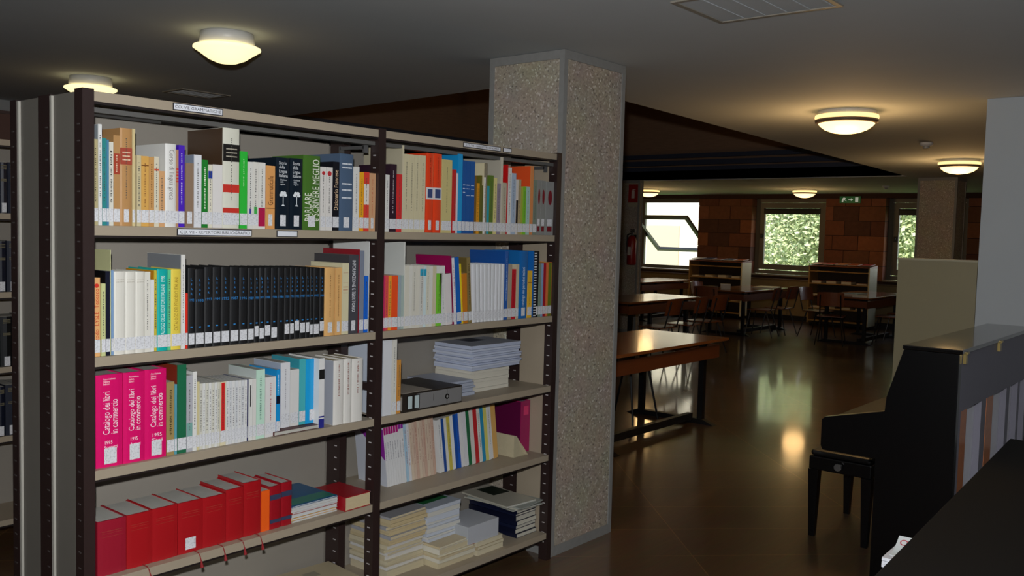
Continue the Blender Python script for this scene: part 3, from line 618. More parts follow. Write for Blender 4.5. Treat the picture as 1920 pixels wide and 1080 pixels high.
('A2', 0.2751, 0.012, 1.2415, 0.0346, 0.2632, '#e6ce50', "yellow catalogue with brown lettering, 14th from left on left bay's second shelf", {'hb': 1, 't': ('CATALOGO DEI PERIODICI ITALIANI', 0.24, 0.9, '#9a7420', 'u')}),
('A2', 0.3008, 0.012, 1.2415, 0.0148, 0.31, '#e0ded8', "tall white book, 15th from left on left bay's second shelf", {'m': '#8a8a88', 'side': '#7d8186'}),
('A2', 0.3131, 0.012, 1.2415, 0.0087, 0.1835, '#dc3020', "short red booklet, 16th from left on left bay's second shelf", {'m': None}),
('A2', 0.3304, 0.012, 1.2415, 0.0241, 0.2659, '#0c0d10', "black bound yearbook with blue lettering, first of the twenty-one, on left bay's second shelf", {'hb': 1, 'bk': '1992', 's': 'b0'}),
('A2', 0.3604, 0.012, 1.2415, 0.0334, 0.2619, '#0c0d10', "black bound yearbook with blue lettering, second of the twenty-one, on left bay's second shelf", {'hb': 1, 'bk': '1993', 's': 'b0'}),
('A2', 0.3932, 0.012, 1.2415, 0.0299, 0.2685, '#0c0d10', "black bound yearbook with blue lettering, third of the twenty-one, on left bay's second shelf", {'hb': 1, 'bk': '1993', 's': 'b0'}),
('A2', 0.4246, 0.012, 1.2415, 0.0304, 0.2681, '#0c0d10', "black bound yearbook with blue lettering, fourth of the twenty-one, on left bay's second shelf", {'hb': 1, 'bk': '1994', 's': 'b0'}),
('A2', 0.4575, 0.012, 1.2415, 0.033, 0.2677, '#0c0d10', "black bound yearbook with blue lettering, fifth of the twenty-one, on left bay's second shelf", {'hb': 1, 'bk': '1995', 's': 'b0'}),
('A2', 0.4931, 0.012, 1.2415, 0.0357, 0.2672, '#0c0d10', "black bound yearbook with blue lettering, sixth of the twenty-one, on left bay's second shelf", {'hb': 1, 'bk': '1987', 's': 'b0'}),
('A2', 0.5287, 0.012, 1.2415, 0.0331, 0.2648, '#0c0d10', "black bound yearbook with blue lettering, seventh of the twenty-one, on left bay's second shelf", {'hb': 1, 'bk': '1996', 's': 'b0'}),
('A2', 0.5595, 0.012, 1.2415, 0.0259, 0.2625, '#0c0d10', "black bound yearbook with blue lettering, eighth of the twenty-one, on left bay's second shelf", {'hb': 1, 'bk': '1989', 's': 'b0'}),
('A2', 0.583, 0.012, 1.2415, 0.0185, 0.2622, '#0c0d10', "black bound yearbook with blue lettering, ninth of the twenty-one, on left bay's second shelf", {'hb': 1, 'bk': '1990', 's': 'b1'}),
('A2', 0.6041, 0.012, 1.2415, 0.0209, 0.2638, '#0c0d10', "black bound yearbook with blue lettering, tenth of the twenty-one, on left bay's second shelf", {'hb': 1, 'bk': '1991', 's': 'b0'}),
('A2', 0.6287, 0.012, 1.2415, 0.0257, 0.2634, '#0c0d10', "black bound yearbook with blue lettering, eleventh of the twenty-one, on left bay's second shelf", {'hb': 1, 'bk': '1988', 's': 'b1'}),
('A2', 0.6565, 0.012, 1.2415, 0.0272, 0.263, '#0c0d10', "black bound yearbook with blue lettering, twelfth of the twenty-one, on left bay's second shelf", {'hb': 1, 'bk': '1984', 's': 'b0'}),
('A2', 0.6852, 0.012, 1.2415, 0.0275, 0.2626, '#0c0d10', "black bound yearbook with blue lettering, thirteenth of the twenty-one, on left bay's second shelf", {'hb': 1, 'bk': '1986', 's': 'b-1'}),
('A2', 0.712, 0.012, 1.2415, 0.0232, 0.2622, '#0c0d10', "black bound yearbook with blue lettering, fourteenth of the twenty-one, on left bay's second shelf", {'hb': 1, 'bk': '1980', 's': 'b1'}),
('A2', 0.7343, 0.012, 1.2415, 0.0187, 0.2619, '#0c0d10', "black bound yearbook with blue lettering, fifteenth of the twenty-one, on left bay's second shelf", {'hb': 1, 'bk': '1981', 's': 'b1'}),
('A2', 0.7563, 0.012, 1.2415, 0.0225, 0.2616, '#0c0d10', "black bound yearbook with blue lettering, sixteenth of the twenty-one, on left bay's second shelf", {'hb': 1, 'bk': '1982', 's': 'b2'}),
('A2', 0.7815, 0.012, 1.2415, 0.0251, 0.2612, '#0c0d10', "black bound yearbook with blue lettering, seventeenth of the twenty-one, on left bay's second shelf", {'hb': 1, 'bk': '1987', 's': 'b1'}),
('A2', 0.8046, 0.012, 1.2415, 0.0181, 0.2609, '#0c0d10', "black bound yearbook with blue lettering, eighteenth of the twenty-one, on left bay's second shelf", {'hb': 1, 'bk': '1985', 's': 'b1'}),
('A2', 0.8224, 0.012, 1.2415, 0.0145, 0.2607, '#0c0d10', "black bound yearbook with blue lettering, nineteenth of the twenty-one, on left bay's second shelf", {'hb': 1, 'bk': '1986', 's': 'b0'}),
('A2', 0.8447, 0.012, 1.2415, 0.0271, 0.2603, '#0c0d10', "black bound yearbook with blue lettering, twentieth of the twenty-one, on left bay's second shelf", {'hb': 1, 'bk': '1983', 's': 'b0'}),
('A2', 0.871, 0.012, 1.2415, 0.0224, 0.258, '#0c0d10', "black bound yearbook with blue lettering, last of the twenty-one, on left bay's second shelf", {'hb': 1, 'bk': '1984', 's': 'b1'}),
('A2', 0.9086, 0.012, 1.2415, 0.0499, 0.2594, '#dfae6e', "wide orange-tan volume, 38th from left on left bay's second shelf", {'hb': 1, 'm': '#7a4a20', 's': 'n'}),
('A2', 0.9505, 0.012, 1.2415, 0.0313, 0.2588, '#dfae6e', "narrower orange-tan volume, 39th from left on left bay's second shelf", {'m': '#7a4a20', 's': 'n'}),
('A2', 0.9839, 0.012, 1.2415, 0.0333, 0.2758, '#d5cda8', "straw-cream book with red rules, 40th from left on left bay's second shelf", {'L': '#b06a50', 'lr': [(0.86, 0.865), (0.72, 0.725), (0.66, 0.67), (0.62, 0.63), (0.58, 0.585)]}),
('A2', 1.0249, 0.012, 1.2415, 0.0466, 0.3076, '#46464c', "dark grey book with white lettering, 41st from left on left bay's second shelf", {'t': ('INFORMAZIONE E TERRITORIO', 0.28, 0.93, '#e6e6ea', 'd'), 's': 'n', 'side': '#3c3a3e'}),
('A2', 1.0515, 0.012, 1.2415, 0.0049, 0.3283, '#8a1020', "tall thin crimson book, 42nd from left on left bay's second shelf", {'m': None, 's': None}),
('A2', 1.0657, 0.012, 1.2415, 0.0225, 0.3241, '#7c8494', "tall blue-grey book, 43rd from left on left bay's second shelf", {'m': None}),
('A2', 1.0897, 0.012, 1.2415, 0.0199, 0.224, '#1462cc', "bright blue short book, 44th from left on left bay's second shelf", {'s': 'w'}),
('A2', 1.1026, 0.012, 1.2415, 0.0042, 0.3599, '#cfd0cc', "tall upright sheet of white card, on left bay's second shelf", {'m': None, 's': None}),
('B2', 1.1861, 0.012, 1.2415, 0.0072, 0.2233, '#c83060', "thin crimson book against the post, 1st from left on right bay's second shelf", {'m': None}),
('B2', 1.1984, 0.012, 1.2415, 0.0174, 0.223, '#e05050', "coral red book, 2nd from left on right bay's second shelf", {}),
('B2', 1.2159, 0.012, 1.2415, 0.0175, 0.2226, '#f0a030', "orange-yellow book, 3rd from left on right bay's second shelf", {}),
('B2', 1.2421, 0.012, 1.2415, 0.0348, 0.2221, '#ee5222', "orange-red wide book, 4th from left on right bay's second shelf", {'m': None}),
('B2', 1.269, 0.012, 1.2415, 0.0167, 0.2226, '#9aa8b0', "blue-grey book, 5th from left on right bay's second shelf", {'m': None}),
('B2', 1.286, 0.012, 1.2415, 0.0159, 0.2223, '#a8b8b0', "sage grey book, 6th from left on right bay's second shelf", {'m': None}),
('B2', 1.296, 0.012, 1.2415, 0.0036, 0.3593, '#d8d8d0', "very tall thin white folder, 7th from left on right bay's second shelf", {'m': None, 's': None, 'side': '#c8cac4'}),
('B2', 1.3109, 0.012, 1.2415, 0.0237, 0.2625, '#d8d4c4', "off-white journal volume, first of nine, on right bay's second shelf", {'m': None, 'b': []}),
('B2', 1.3322, 0.012, 1.2415, 0.0178, 0.2618, '#dcdad0', "off-white journal volume, second of nine, on right bay's second shelf", {'m': None, 'b': []}),
('B2', 1.3522, 0.012, 1.2415, 0.021, 0.2611, '#d6d3c6', "off-white journal volume, third of nine, on right bay's second shelf", {'m': '#6a685c', 'b': []}),
('B2', 1.3739, 0.012, 1.2415, 0.0212, 0.2604, '#dad6c8', "off-white journal volume, fourth of nine, on right bay's second shelf", {'m': None, 'b': []}),
('B2', 1.3958, 0.012, 1.2415, 0.0214, 0.2597, '#d2d0c8', "off-white journal volume, fifth of nine, on right bay's second shelf", {'m': '#6a685c', 'b': [(0.84, 0.95, '#2a9fc0')]}),
('B2', 1.4147, 0.012, 1.2415, 0.0152, 0.259, '#cfe0e2', "off-white journal volume, sixth of nine, on right bay's second shelf", {'m': None, 'b': [(0.84, 0.95, '#2a9fc0')]}),
('B2', 1.4322, 0.012, 1.2415, 0.0185, 0.2583, '#d8d6c4', "off-white journal volume, seventh of nine, on right bay's second shelf", {'m': '#6a685c', 'b': []}),
('B2', 1.4514, 0.012, 1.2415, 0.0186, 0.2576, '#dcdad2', "off-white journal volume, eighth of nine, on right bay's second shelf", {'m': None, 'b': []}),
('B2', 1.4719, 0.012, 1.2415, 0.021, 0.2569, '#d0c8a8', "off-white journal volume, last of nine, on right bay's second shelf", {'m': None, 'b': []}),
('B2', 1.5001, 0.012, 1.2415, 0.0321, 0.227, '#78c838', "apple-green book, 17th from left on right bay's second shelf", {'m': '#2a5a18'}),
('B2', 1.5317, 0.012, 1.2415, 0.0298, 0.258, '#dcdcd8', "white book tilting slightly left, 18th from left on right bay's second shelf", {'lean': -3}),
('B2', 1.5684, 0.012, 1.2415, 0.037, 0.2238, '#e0dad8', "white-pink book tilting left, 19th from left on right bay's second shelf", {'lean': -4, 'm': None}),
('B2', 1.5937, 0.012, 1.2415, 0.0102, 0.3022, '#8a1048', "tall magenta folder tilting left, 20th from left on right bay's second shelf", {'lean': -5, 'm': None, 'side': '#961050'}),
('B2', 1.609, 0.012, 1.2415, 0.0137, 0.2928, '#e4e2e6', "spiral-bound white booklet tilting left, 21st from left on right bay's second shelf", {'lean': -5, 'm': '#8a4050', 'mw': 0.004}),
('B2', 1.6322, 0.012, 1.2415, 0.0293, 0.2953, '#1560b8', "royal blue book tilting left, 22nd from left on right bay's second shelf", {'lean': -5.5, 'm': None}),
('B2', 1.6533, 0.012, 1.2415, 0.0094, 0.2666, '#e8d020', "thin yellow booklet tilting left, 23rd from left on right bay's second shelf", {'lean': -5, 'm': None}),
('B2', 1.673, 0.012, 1.2415, 0.028, 0.2232, '#c87a20', "golden brown book tilting left, 24th from left on right bay's second shelf", {'lean': -3.5, 'm': None}),
('B2', 1.7029, 0.012, 1.2415, 0.0212, 0.2942, '#8a7848', "picture-covered book tilting left, 25th from left on right bay's second shelf", {'lean': -4, 'm': '#3a2a18', 'mw': 0.008, 'side': '#6a5a30'}),
('B2', 1.7343, 0.012, 1.2415, 0.0272, 0.2626, '#dcdde0', "white journal issue with grey spine edge, first of nine, on right bay's second shelf", {'m': None, 'hb': 1, 'lean': -3}),
('B2', 1.7613, 0.012, 1.2415, 0.0246, 0.2625, '#d8dadc', "white journal issue with grey spine edge, second of nine, on right bay's second shelf", {'m': None, 'hb': 1, 'lean': -3}),
('B2', 1.7856, 0.012, 1.2415, 0.0219, 0.2624, '#dcdde0', "white journal issue with grey spine edge, third of nine, on right bay's second shelf", {'m': None, 'hb': 1, 'lean': -2.5}),
('B2', 1.81, 0.012, 1.2415, 0.0247, 0.2622, '#d8dadc', "white journal issue with grey spine edge, fourth of nine, on right bay's second shelf", {'m': None, 'hb': 1, 'lean': -2}),
('B2', 1.8344, 0.012, 1.2415, 0.0219, 0.2621, '#dcdde0', "white journal issue with grey spine edge, fifth of nine, on right bay's second shelf", {'m': None, 'hb': 1, 'lean': -1.5}),
('B2', 1.8579, 0.012, 1.2415, 0.0229, 0.262, '#d8dadc', "white journal issue with grey spine edge, sixth of nine, on right bay's second shelf", {'m': None, 'hb': 1, 'lean': -1}),
('B2', 1.8818, 0.012, 1.2415, 0.0227, 0.2619, '#dcdde0', "white journal issue with grey spine edge, seventh of nine, on right bay's second shelf", {'m': None, 'hb': 1, 'lean': -0.6}),
('B2', 1.9042, 0.012, 1.2415, 0.0198, 0.2619, '#d8dadc', "white journal issue with grey spine edge, eighth of nine, on right bay's second shelf", {'m': None, 'hb': 1, 'lean': -0.3}),
('B2', 1.9249, 0.012, 1.2415, 0.0192, 0.2619, '#dcdde0', "white journal issue with grey spine edge, last of nine, on right bay's second shelf", {'m': None, 'hb': 1, 'lean': 0}),
('B2', 1.948, 0.012, 1.2415, 0.0225, 0.3218, '#2a5ca8', "tall blue book with light lettering, 35th from left on right bay's second shelf", {'m': '#c8d8ea', 'side': '#1a509a'}),
('B2', 1.9745, 0.012, 1.2415, 0.0274, 0.2593, '#a89c88', "taupe-grey book, 36th from left on right bay's second shelf", {'m': None}),
('B2', 2.004, 0.012, 1.2415, 0.03, 0.2363, '#c01828', "bright red book, 37th from left on right bay's second shelf", {'m': '#70101a'}),
('B2', 2.0304, 0.012, 1.2415, 0.0211, 0.2587, '#c8bca0', "beige book, 38th from left on right bay's second shelf", {'m': None}),
('B2', 2.0748, 0.012, 1.2415, 0.0636, 0.3218, '#1868b0', "large blue periodicals catalogue, 39th from left on right bay's second shelf", {'hb': 1, 't': ('catalogo dei periodici italiani', 0.18, 0.76, '#dfeaf4', 'u'), 's': 'n', 'side': '#1a66a8'}),
('B2', 2.1256, 0.012, 1.2415, 0.0338, 0.2267, '#e8b832', "yellow and orange book, 40th from left on right bay's second shelf", {'b': [(0.74, 0.76, '#b06a18')]}),
('B2', 2.1485, 0.012, 1.2415, 0.0096, 0.3218, '#1766b4', "thin blue comb-bound cover, 41st from left on right bay's second shelf", {'m': None, 's': None}),
('B2', 2.1646, 0.012, 1.2415, 0.0209, 0.3218, '#101014', "black comb binding with white rings, 42nd from left on right bay's second shelf", {'rings': 1, 's': None}),
('B2', 2.1839, 0.012, 1.2415, 0.016, 0.3218, '#0e0e12', "black back board of comb-bound book, on right bay's second shelf", {'m': None}),
('B2', 2.2035, 0.012, 1.2415, 0.0191, 0.2619, '#7f9080', "grey-green book, 44th from left on right bay's second shelf", {'m': None}),
('B2', 2.222, 0.012, 1.2415, 0.0162, 0.2617, '#8aa8c8', "light blue book, 45th from left on right bay's second shelf", {'m': None}),
('B2', 2.2408, 0.012, 1.2415, 0.0197, 0.2628, '#a81028', "dark red book, 46th from left on right bay's second shelf", {'m': None}),
('B2', 2.2609, 0.012, 1.2415, 0.0186, 0.2639, '#e07840', "orange book, 47th from left on right bay's second shelf", {'m': None}),
('B2', 2.2834, 0.012, 1.2415, 0.0248, 0.265, '#6a7a18', "olive green book at shelf end, 48th from left on right bay's second shelf", {'m': None}),
('B2', 2.298, 0.012, 1.2415, -0.0044, 0.2662, '#f08038', "bright orange book by the right post, 49th from left on right bay's second shelf", {'m': None}),
('A3', 0.0563, 0.02, 0.8915, 0.0849, 0.2903, '#dc1268', "huge magenta book-trade catalogue marked Soggetti, 1st from left on left bay's third shelf", {'hb': 1, 'cat': 'Soggetti', 'd': 0.215}),
('A3', 0.1352, 0.02, 0.8915, 0.0705, 0.2897, '#dc1268', "huge magenta book-trade catalogue marked Autori, 2nd from left on left bay's third shelf", {'hb': 1, 'cat': 'Autori', 'd': 0.215}),
('A3', 0.2093, 0.02, 0.8915, 0.0752, 0.2916, '#dc1268', "huge magenta book-trade catalogue marked Titoli, 3rd from left on left bay's third shelf", {'hb': 1, 'cat': 'Titoli', 'd': 0.215}),
('A3', 0.2618, 0.02, 0.8915, 0.0271, 0.2432, '#a08a58', "khaki book with vertical lettering, 4th from left on left bay's third shelf", {'m': '#4a3a1c', 'mw': 0.008}),
('A3', 0.2803, 0.02, 0.8915, 0.0092, 0.2332, '#5a9aa8', "slim teal booklet, 5th from left on left bay's third shelf", {'m': None}),
('A3', 0.3019, 0.02, 0.8915, 0.0325, 0.2965, '#1f6a48', "tall dark green volume with rust-brown boards, 6th from left on left bay's third shelf", {'m': None, 'side': '#8a3220'}),
('A3', 0.3301, 0.02, 0.8915, 0.0221, 0.258, '#b0b0b6', "grey book with aqua foot, 7th from left on left bay's third shelf", {'b': [(0.05, 0.38, '#7aa8a0')]}),
('A3', 0.3493, 0.02, 0.8915, 0.0154, 0.2686, '#dfdfda', "tall white booklet with dark lettering, 8th from left on left bay's third shelf", {'m': '#303030', 'mw': 0.005}),
('A3', 0.3622, 0.02, 0.8915, 0.0096, 0.2329, '#cdc294', "slim pale khaki booklet, 9th from left on left bay's third shelf", {'m': None}),
('A3', 0.3726, 0.02, 0.8915, 0.0105, 0.2254, '#d4d2c4', "thin white catalogue left of red one, first of seven, on left bay's third shelf", {'m': '#6f6f6a', 'mw': 0.004}),
('A3', 0.3837, 0.02, 0.8915, 0.0106, 0.2251, '#dcdcd8', "thin white catalogue left of red one, second of seven, on left bay's third shelf", {'m': '#6f6f6a', 'mw': 0.004}),
('A3', 0.3953, 0.02, 0.8915, 0.0116, 0.2247, '#d4d2c4', "thin white catalogue left of red one, third of seven, on left bay's third shelf", {'m': '#6f6f6a', 'mw': 0.004}),
('A3', 0.407, 0.02, 0.8915, 0.0107, 0.2243, '#dcdcd8', "thin white catalogue left of red one, fourth of seven, on left bay's third shelf", {'m': '#6f6f6a', 'mw': 0.004}),
('A3', 0.4182, 0.02, 0.8915, 0.0108, 0.2239, '#d4d2c4', "thin white catalogue left of red one, fifth of seven, on left bay's third shelf", {'m': '#6f6f6a', 'mw': 0.004}),
('A3', 0.4295, 0.02, 0.8915, 0.0108, 0.2236, '#dcdcd8', "thin white catalogue left of red one, sixth of seven, on left bay's third shelf", {'m': '#6f6f6a', 'mw': 0.004}),
('A3', 0.44, 0.02, 0.8915, 0.0092, 0.2233, '#d4d2c4', "thin white catalogue left of red one, seventh of seven, on left bay's third shelf", {'m': '#6f6f6a', 'mw': 0.004}),
('A3', 0.4568, 0.02, 0.8915, 0.0225, 0.2224, '#d9cfae', "cream booklet with broad red spine panel, 17th from left on left bay's third shelf", {'b': [(0.2, 0.985, '#d02020')], 'bw': 0.6, 's': 'w'}),
('A3', 0.4742, 0.02, 0.8915, 0.011, 0.2223, '#dcdcda', "thin white catalogue right of red one, first of seven, on left bay's third shelf", {'m': '#6f6f72', 'mw': 0.004}),
('A3', 0.4859, 0.02, 0.8915, 0.0111, 0.2218, '#d4d6d8', "thin white catalogue right of red one, second of seven, on left bay's third shelf", {'m': '#6f6f72', 'mw': 0.004}),
('A3', 0.4981, 0.02, 0.8915, 0.0122, 0.2212, '#dcdcda', "thin white catalogue right of red one, third of seven, on left bay's third shelf", {'m': '#6f6f72', 'mw': 0.004}),
('A3', 0.5106, 0.02, 0.8915, 0.0117, 0.2205, '#d4d6d8', "thin white catalogue right of red one, fourth of seven, on left bay's third shelf", {'m': '#6f6f72', 'mw': 0.004}),
('A3', 0.5229, 0.02, 0.8915, 0.012, 0.2199, '#dcdcda', "thin white catalogue right of red one, fifth of seven, on left bay's third shelf", {'m': '#6f6f72', 'mw': 0.004}),
('A3', 0.5351, 0.02, 0.8915, 0.0114, 0.2193, '#d4d6d8', "thin white catalogue right of red one, sixth of seven, on left bay's third shelf", {'m': '#6f6f72', 'mw': 0.004}),
('A3', 0.5471, 0.02, 0.8915, 0.0114, 0.2188, '#dcdcda', "thin white catalogue right of red one, seventh of seven, on left bay's third shelf", {'m': '#6f6f72', 'mw': 0.004}),
('A3', 0.556, 0.02, 0.8915, 0.0044, 0.2199, '#23285a', "very thin navy booklet, 25th from left on left bay's third shelf", {'m': None}),
('A3', 0.567, 0.02, 0.8915, 0.0167, 0.2196, '#dcdcd6', "white booklet with black bar, 26th from left on left bay's third shelf", {'b': [(0.55, 0.9, '#1c1c1c')], 'bw': 0.25, 'm': None}),
('A3', 0.5831, 0.02, 0.8915, 0.0146, 0.2179, '#dad8d2', "plain white booklet, 27th from left on left bay's third shelf", {'m': None}),
('A3', 0.6088, 0.02, 0.8915, 0.0359, 0.2496, '#bfe0cc', "pale mint-green catalogue, 28th from left on left bay's third shelf", {'m': '#4a7a68', 'mw': 0.007, 'side': '#c4ccc8'}),
('A3', 0.6517, 0.02, 0.8915, 0.0453, 0.2181, '#dddad8', "white book with red lettering, 29th from left on left bay's third shelf", {'m': '#a83038'}),
('A3', 0.6841, 0.02, 0.8915, 0.0163, 0.242, '#1a90d0', "blue book with navy square, 30th from left on left bay's third shelf", {'b': [(0.48, 0.6, '#10142a')], 'm': '#e0eef6', 'mr': (0.62, 0.95)}),
('A3b', 0.7339, 0.045, 0.9085, 0.0404, 0.2428, '#dcdcde', "white book standing on a dark red one, 31st from left on left bay's third shelf", {'m': '#8a8a90', 'side': '#a8b4c4'}),
('A3b', 0.7754, 0.045, 0.9085, 0.04, 0.2129, '#dad8d4', "off-white book with a pale grey patch, 32nd from left on left bay's third shelf", {'m': None}),
('A3b', 0.8107, 0.045, 0.9085, 0.0283, 0.2496, '#48b0b8', "aqua book, 33rd from left on left bay's third shelf", {'m': None, 'side': '#3a98a8'}),
('A3b', 0.855, 0.045, 0.9085, 0.0578, 0.2466, '#1a9cd8', "thick bright blue binder, 34th from left on left bay's third shelf", {'hb': 1, 'm': None, 's': 'n'}),
('A3c', 0.8753, 0.012, 0.8915, 0.0266, 0.2664, '#e2e2e0', "white book with black curve and blue foot stripes, left bay's third shelf", {'b': [(0.0, 0.13, '#2a2f8a'), (0.15, 0.17, '#2a2f8a'), (0.7, 0.84, '#1c1c1c')], 's': None, 'm': None}),
('A3c', 0.9571, 0.012, 0.8915, 0.0494, 0.2506, '#e0ddd6', "white volume with red-brown lettering, 1st of three, on left bay's third shelf", {'hb': 1, 'yel': 1, 'm': '#8a4a38', 'mw': 0.007, 'mr': (0.45, 0.95), 's': None, 'side': '#a4a9b4'}),
('A3c', 1.0025, 0.012, 0.8915, 0.0389, 0.2527, '#e0ddd6', "white volume with red-brown lettering, 2nd of three, on left bay's third shelf", {'hb': 1, 'yel': 1, 'm': '#8a4a38', 'mw': 0.007, 'mr': (0.45, 0.95), 's': None}),
('A3c', 1.0509, 0.012, 0.8915, 0.0553, 0.2504, '#e0ddd6', "white volume with red-brown lettering, last of three, on left bay's third shelf", {'hb': 1, 'yel': 1, 'm': '#8a4a38', 'mw': 0.007, 'mr': (0.45, 0.95), 's': None}),
('A4', 0.072, 0.035, 0.5415, 0.093, 0.1755, '#9a1a2e', "thick scarlet bound volume, first of seven, on left bay's fourth shelf", {'hb': 1, 'red': 1, 's': None, 'm': None, 'L': '#a04c38', 'lr': [(0.8, 0.806), (0.76, 0.764), (0.7, 0.704)], 'd': 0.165}),
('A4', 0.1625, 0.035, 0.5415, 0.0861, 0.1757, '#a8161d', "thick scarlet bound volume, second of seven, on left bay's fourth shelf", {'hb': 1, 'red': 1, 's': None, 'm': None, 'L': '#a04c38', 'lr': [(0.8, 0.806), (0.76, 0.764), (0.7, 0.704)], 'd': 0.165}),
('A4', 0.2515, 0.035, 0.5415, 0.0901, 0.1772, '#a8161d', "thick scarlet bound volume, third of seven, on left bay's fourth shelf", {'hb': 1, 'red': 1, 's': None, 'm': None, 'L': '#a04c38', 'lr': [(0.8, 0.806), (0.76, 0.764), (0.7, 0.704)], 'd': 0.165}),
('A4', 0.3433, 0.035, 0.5415, 0.0914, 0.1764, '#a8161d', "thick scarlet bound volume, fourth of seven, on left bay's fourth shelf", {'hb': 1, 'red': 1, 's': 'n', 'm': None, 'L': '#a04c38', 'lr': [(0.8, 0.806), (0.76, 0.764), (0.7, 0.704)], 'd': 0.165}),
('A4', 0.4347, 0.035, 0.5415, 0.0894, 0.1746, '#a8161d', "thick scarlet bound volume, fifth of seven, on left bay's fourth shelf", {'hb': 1, 'red': 1, 's': None, 'm': None, 'L': '#a04c38', 'lr': [(0.8, 0.806), (0.76, 0.764), (0.7, 0.704)], 'd': 0.165}),
('A4', 0.5158, 0.035, 0.5415, 0.0707, 0.1843, '#a8161d', "thick scarlet bound volume, sixth of seven, on left bay's fourth shelf", {'hb': 1, 'red': 1, 's': None, 'm': None, 'L': '#a04c38', 'lr': [(0.8, 0.806), (0.76, 0.764), (0.7, 0.704)], 'd': 0.165}),
('A4', 0.5884, 0.035, 0.5415, 0.0723, 0.1948, '#a8161d', "thick scarlet bound volume, last of seven, on left bay's fourth shelf", {'hb': 1, 'red': 1, 's': None, 'm': None, 'L': '#a04c38', 'lr': [(0.8, 0.806), (0.76, 0.764), (0.7, 0.704)], 'd': 0.165}),
('A4', 0.644, 0.035, 0.5415, 0.0354, 0.1503, '#f2601a', "bright orange book, 8th from left on left bay's fourth shelf", {'s': None, 'm': None}),
('A4', 0.6868, 0.035, 0.5415, 0.048, 0.1594, '#9c1420', "dark red volume with blue title block, left of two, on left bay's fourth shelf", {'hb': 1, 'b': [(0.68, 0.8, '#3a3f5a'), (0.14, 0.22, '#3a3f5a')], 's': None, 'm': None}),
('A4', 0.7363, 0.035, 0.5415, 0.0472, 0.1636, '#9c1420', "dark red volume with blue title block, right of two, on left bay's fourth shelf", {'hb': 1, 'b': [(0.68, 0.8, '#3a3f5a'), (0.14, 0.22, '#3a3f5a')], 's': None, 'm': None}),
('B3', 1.2095, 0.012, 0.8915, 0.0468, 0.3101, '#d6d8dc', "white box file with grey panel, 1st from left on right bay's third shelf", {'m': None, 's': None, 'side': '#c4ccd8'}),
('B3', 1.2485, 0.012, 0.8915, 0.0253, 0.3093, '#d8d6cc', "tall white book with dotted spine, 2nd from left on right bay's third shelf", {}),
('B3', 1.2746, 0.012, 0.8915, 0.021, 0.2233, '#cf9040', "orange-tan book at row end, 3rd from left on right bay's third shelf", {}),
('B4', 1.3464, 0.14, 0.5415, 0.0115, 0.2638, '#dcdcdc', "white magazine with zigzag magenta top, first of eight, on right bay's fourth shelf", {'m': '#70707c', 'mr': (0.45, 0.75), 's': None, 'lean': -7, 'b': [(0.88, 1.0, '#b01878')], 'side': '#c4c8d2', 'tri': '#8a2a98'}),
('B4', 1.3596, 0.14, 0.5415, 0.0131, 0.2646, '#dcdcdc', "white magazine with zigzag magenta top, second of eight, on right bay's fourth shelf", {'m': '#70707c', 'mr': (0.45, 0.75), 's': None, 'lean': -7, 'b': [(0.88, 1.0, '#b01878')], 'side': '#c4c8d2'}),
('B4', 1.3736, 0.14, 0.5415, 0.0131, 0.2653, '#dcdcdc', "white magazine with zigzag magenta top, third of eight, on right bay's fourth shelf", {'m': '#70707c', 'mr': (0.45, 0.75), 's': None, 'lean': -7, 'b': [(0.88, 1.0, '#b01878')], 'side': '#c4c8d2'}),
('B4', 1.3877, 0.14, 0.5415, 0.0132, 0.2659, '#dcdcdc', "white magazine with zigzag magenta top, fourth of eight, on right bay's fourth shelf", {'m': '#70707c', 'mr': (0.45, 0.75), 's': None, 'lean': -7, 'b': [(0.88, 1.0, '#b01878')], 'side': '#c4c8d2'}),
('B4', 1.4019, 0.14, 0.5415, 0.0133, 0.2666, '#dcdcdc', "white magazine with zigzag magenta top, fifth of eight, on right bay's fourth shelf", {'m': '#70707c', 'mr': (0.45, 0.75), 's': None, 'lean': -7, 'b': [(0.88, 1.0, '#b01878')], 'side': '#c4c8d2'}),
('B4', 1.4167, 0.14, 0.5415, 0.0143, 0.2672, '#dcdcdc', "white magazine with zigzag magenta top, sixth of eight, on right bay's fourth shelf", {'m': '#70707c', 'mr': (0.45, 0.75), 's': None, 'lean': -7, 'b': [(0.88, 1.0, '#b01878')], 'side': '#c4c8d2'}),
('B4', 1.4318, 0.14, 0.5415, 0.0141, 0.2678, '#dcdcdc', "white magazine with zigzag magenta top, seventh of eight, on right bay's fourth shelf", {'m': '#70707c', 'mr': (0.45, 0.75), 's': None, 'lean': -7, 'b': [(0.92, 1.0, '#8a2a98')], 'side': '#c4c8d2'}),
('B4', 1.4469, 0.14, 0.5415, 0.0142, 0.2684, '#dcdcdc', "white magazine with zigzag magenta top, last of eight, on right bay's fourth shelf", {'m': '#70707c', 'mr': (0.45, 0.75), 's': None, 'lean': -7, 'b': [(0.92, 1.0, '#8a2a98')], 'side': '#c4c8d2'}),
('B4', 1.464, 0.14, 0.5415, 0.0143, 0.26, '#a8c8dc', "pinkish thin journal, first of eleven, on right bay's fourth shelf", {'m': '#9a6a60', 's': None, 'lean': -7, 'b': []}),
('B4', 1.4798, 0.14, 0.5415, 0.0153, 0.2613, '#d8d8dc', "pinkish thin journal, second of eleven, on right bay's fourth shelf", {'m': '#9a6a60', 's': None, 'lean': -7, 'b': []}),
('B4', 1.4961, 0.14, 0.5415, 0.0154, 0.2624, '#d4c2ac', "pinkish thin journal, third of eleven, on right bay's fourth shelf", {'m': '#9a6a60', 's': None, 'lean': -7, 'b': []}),
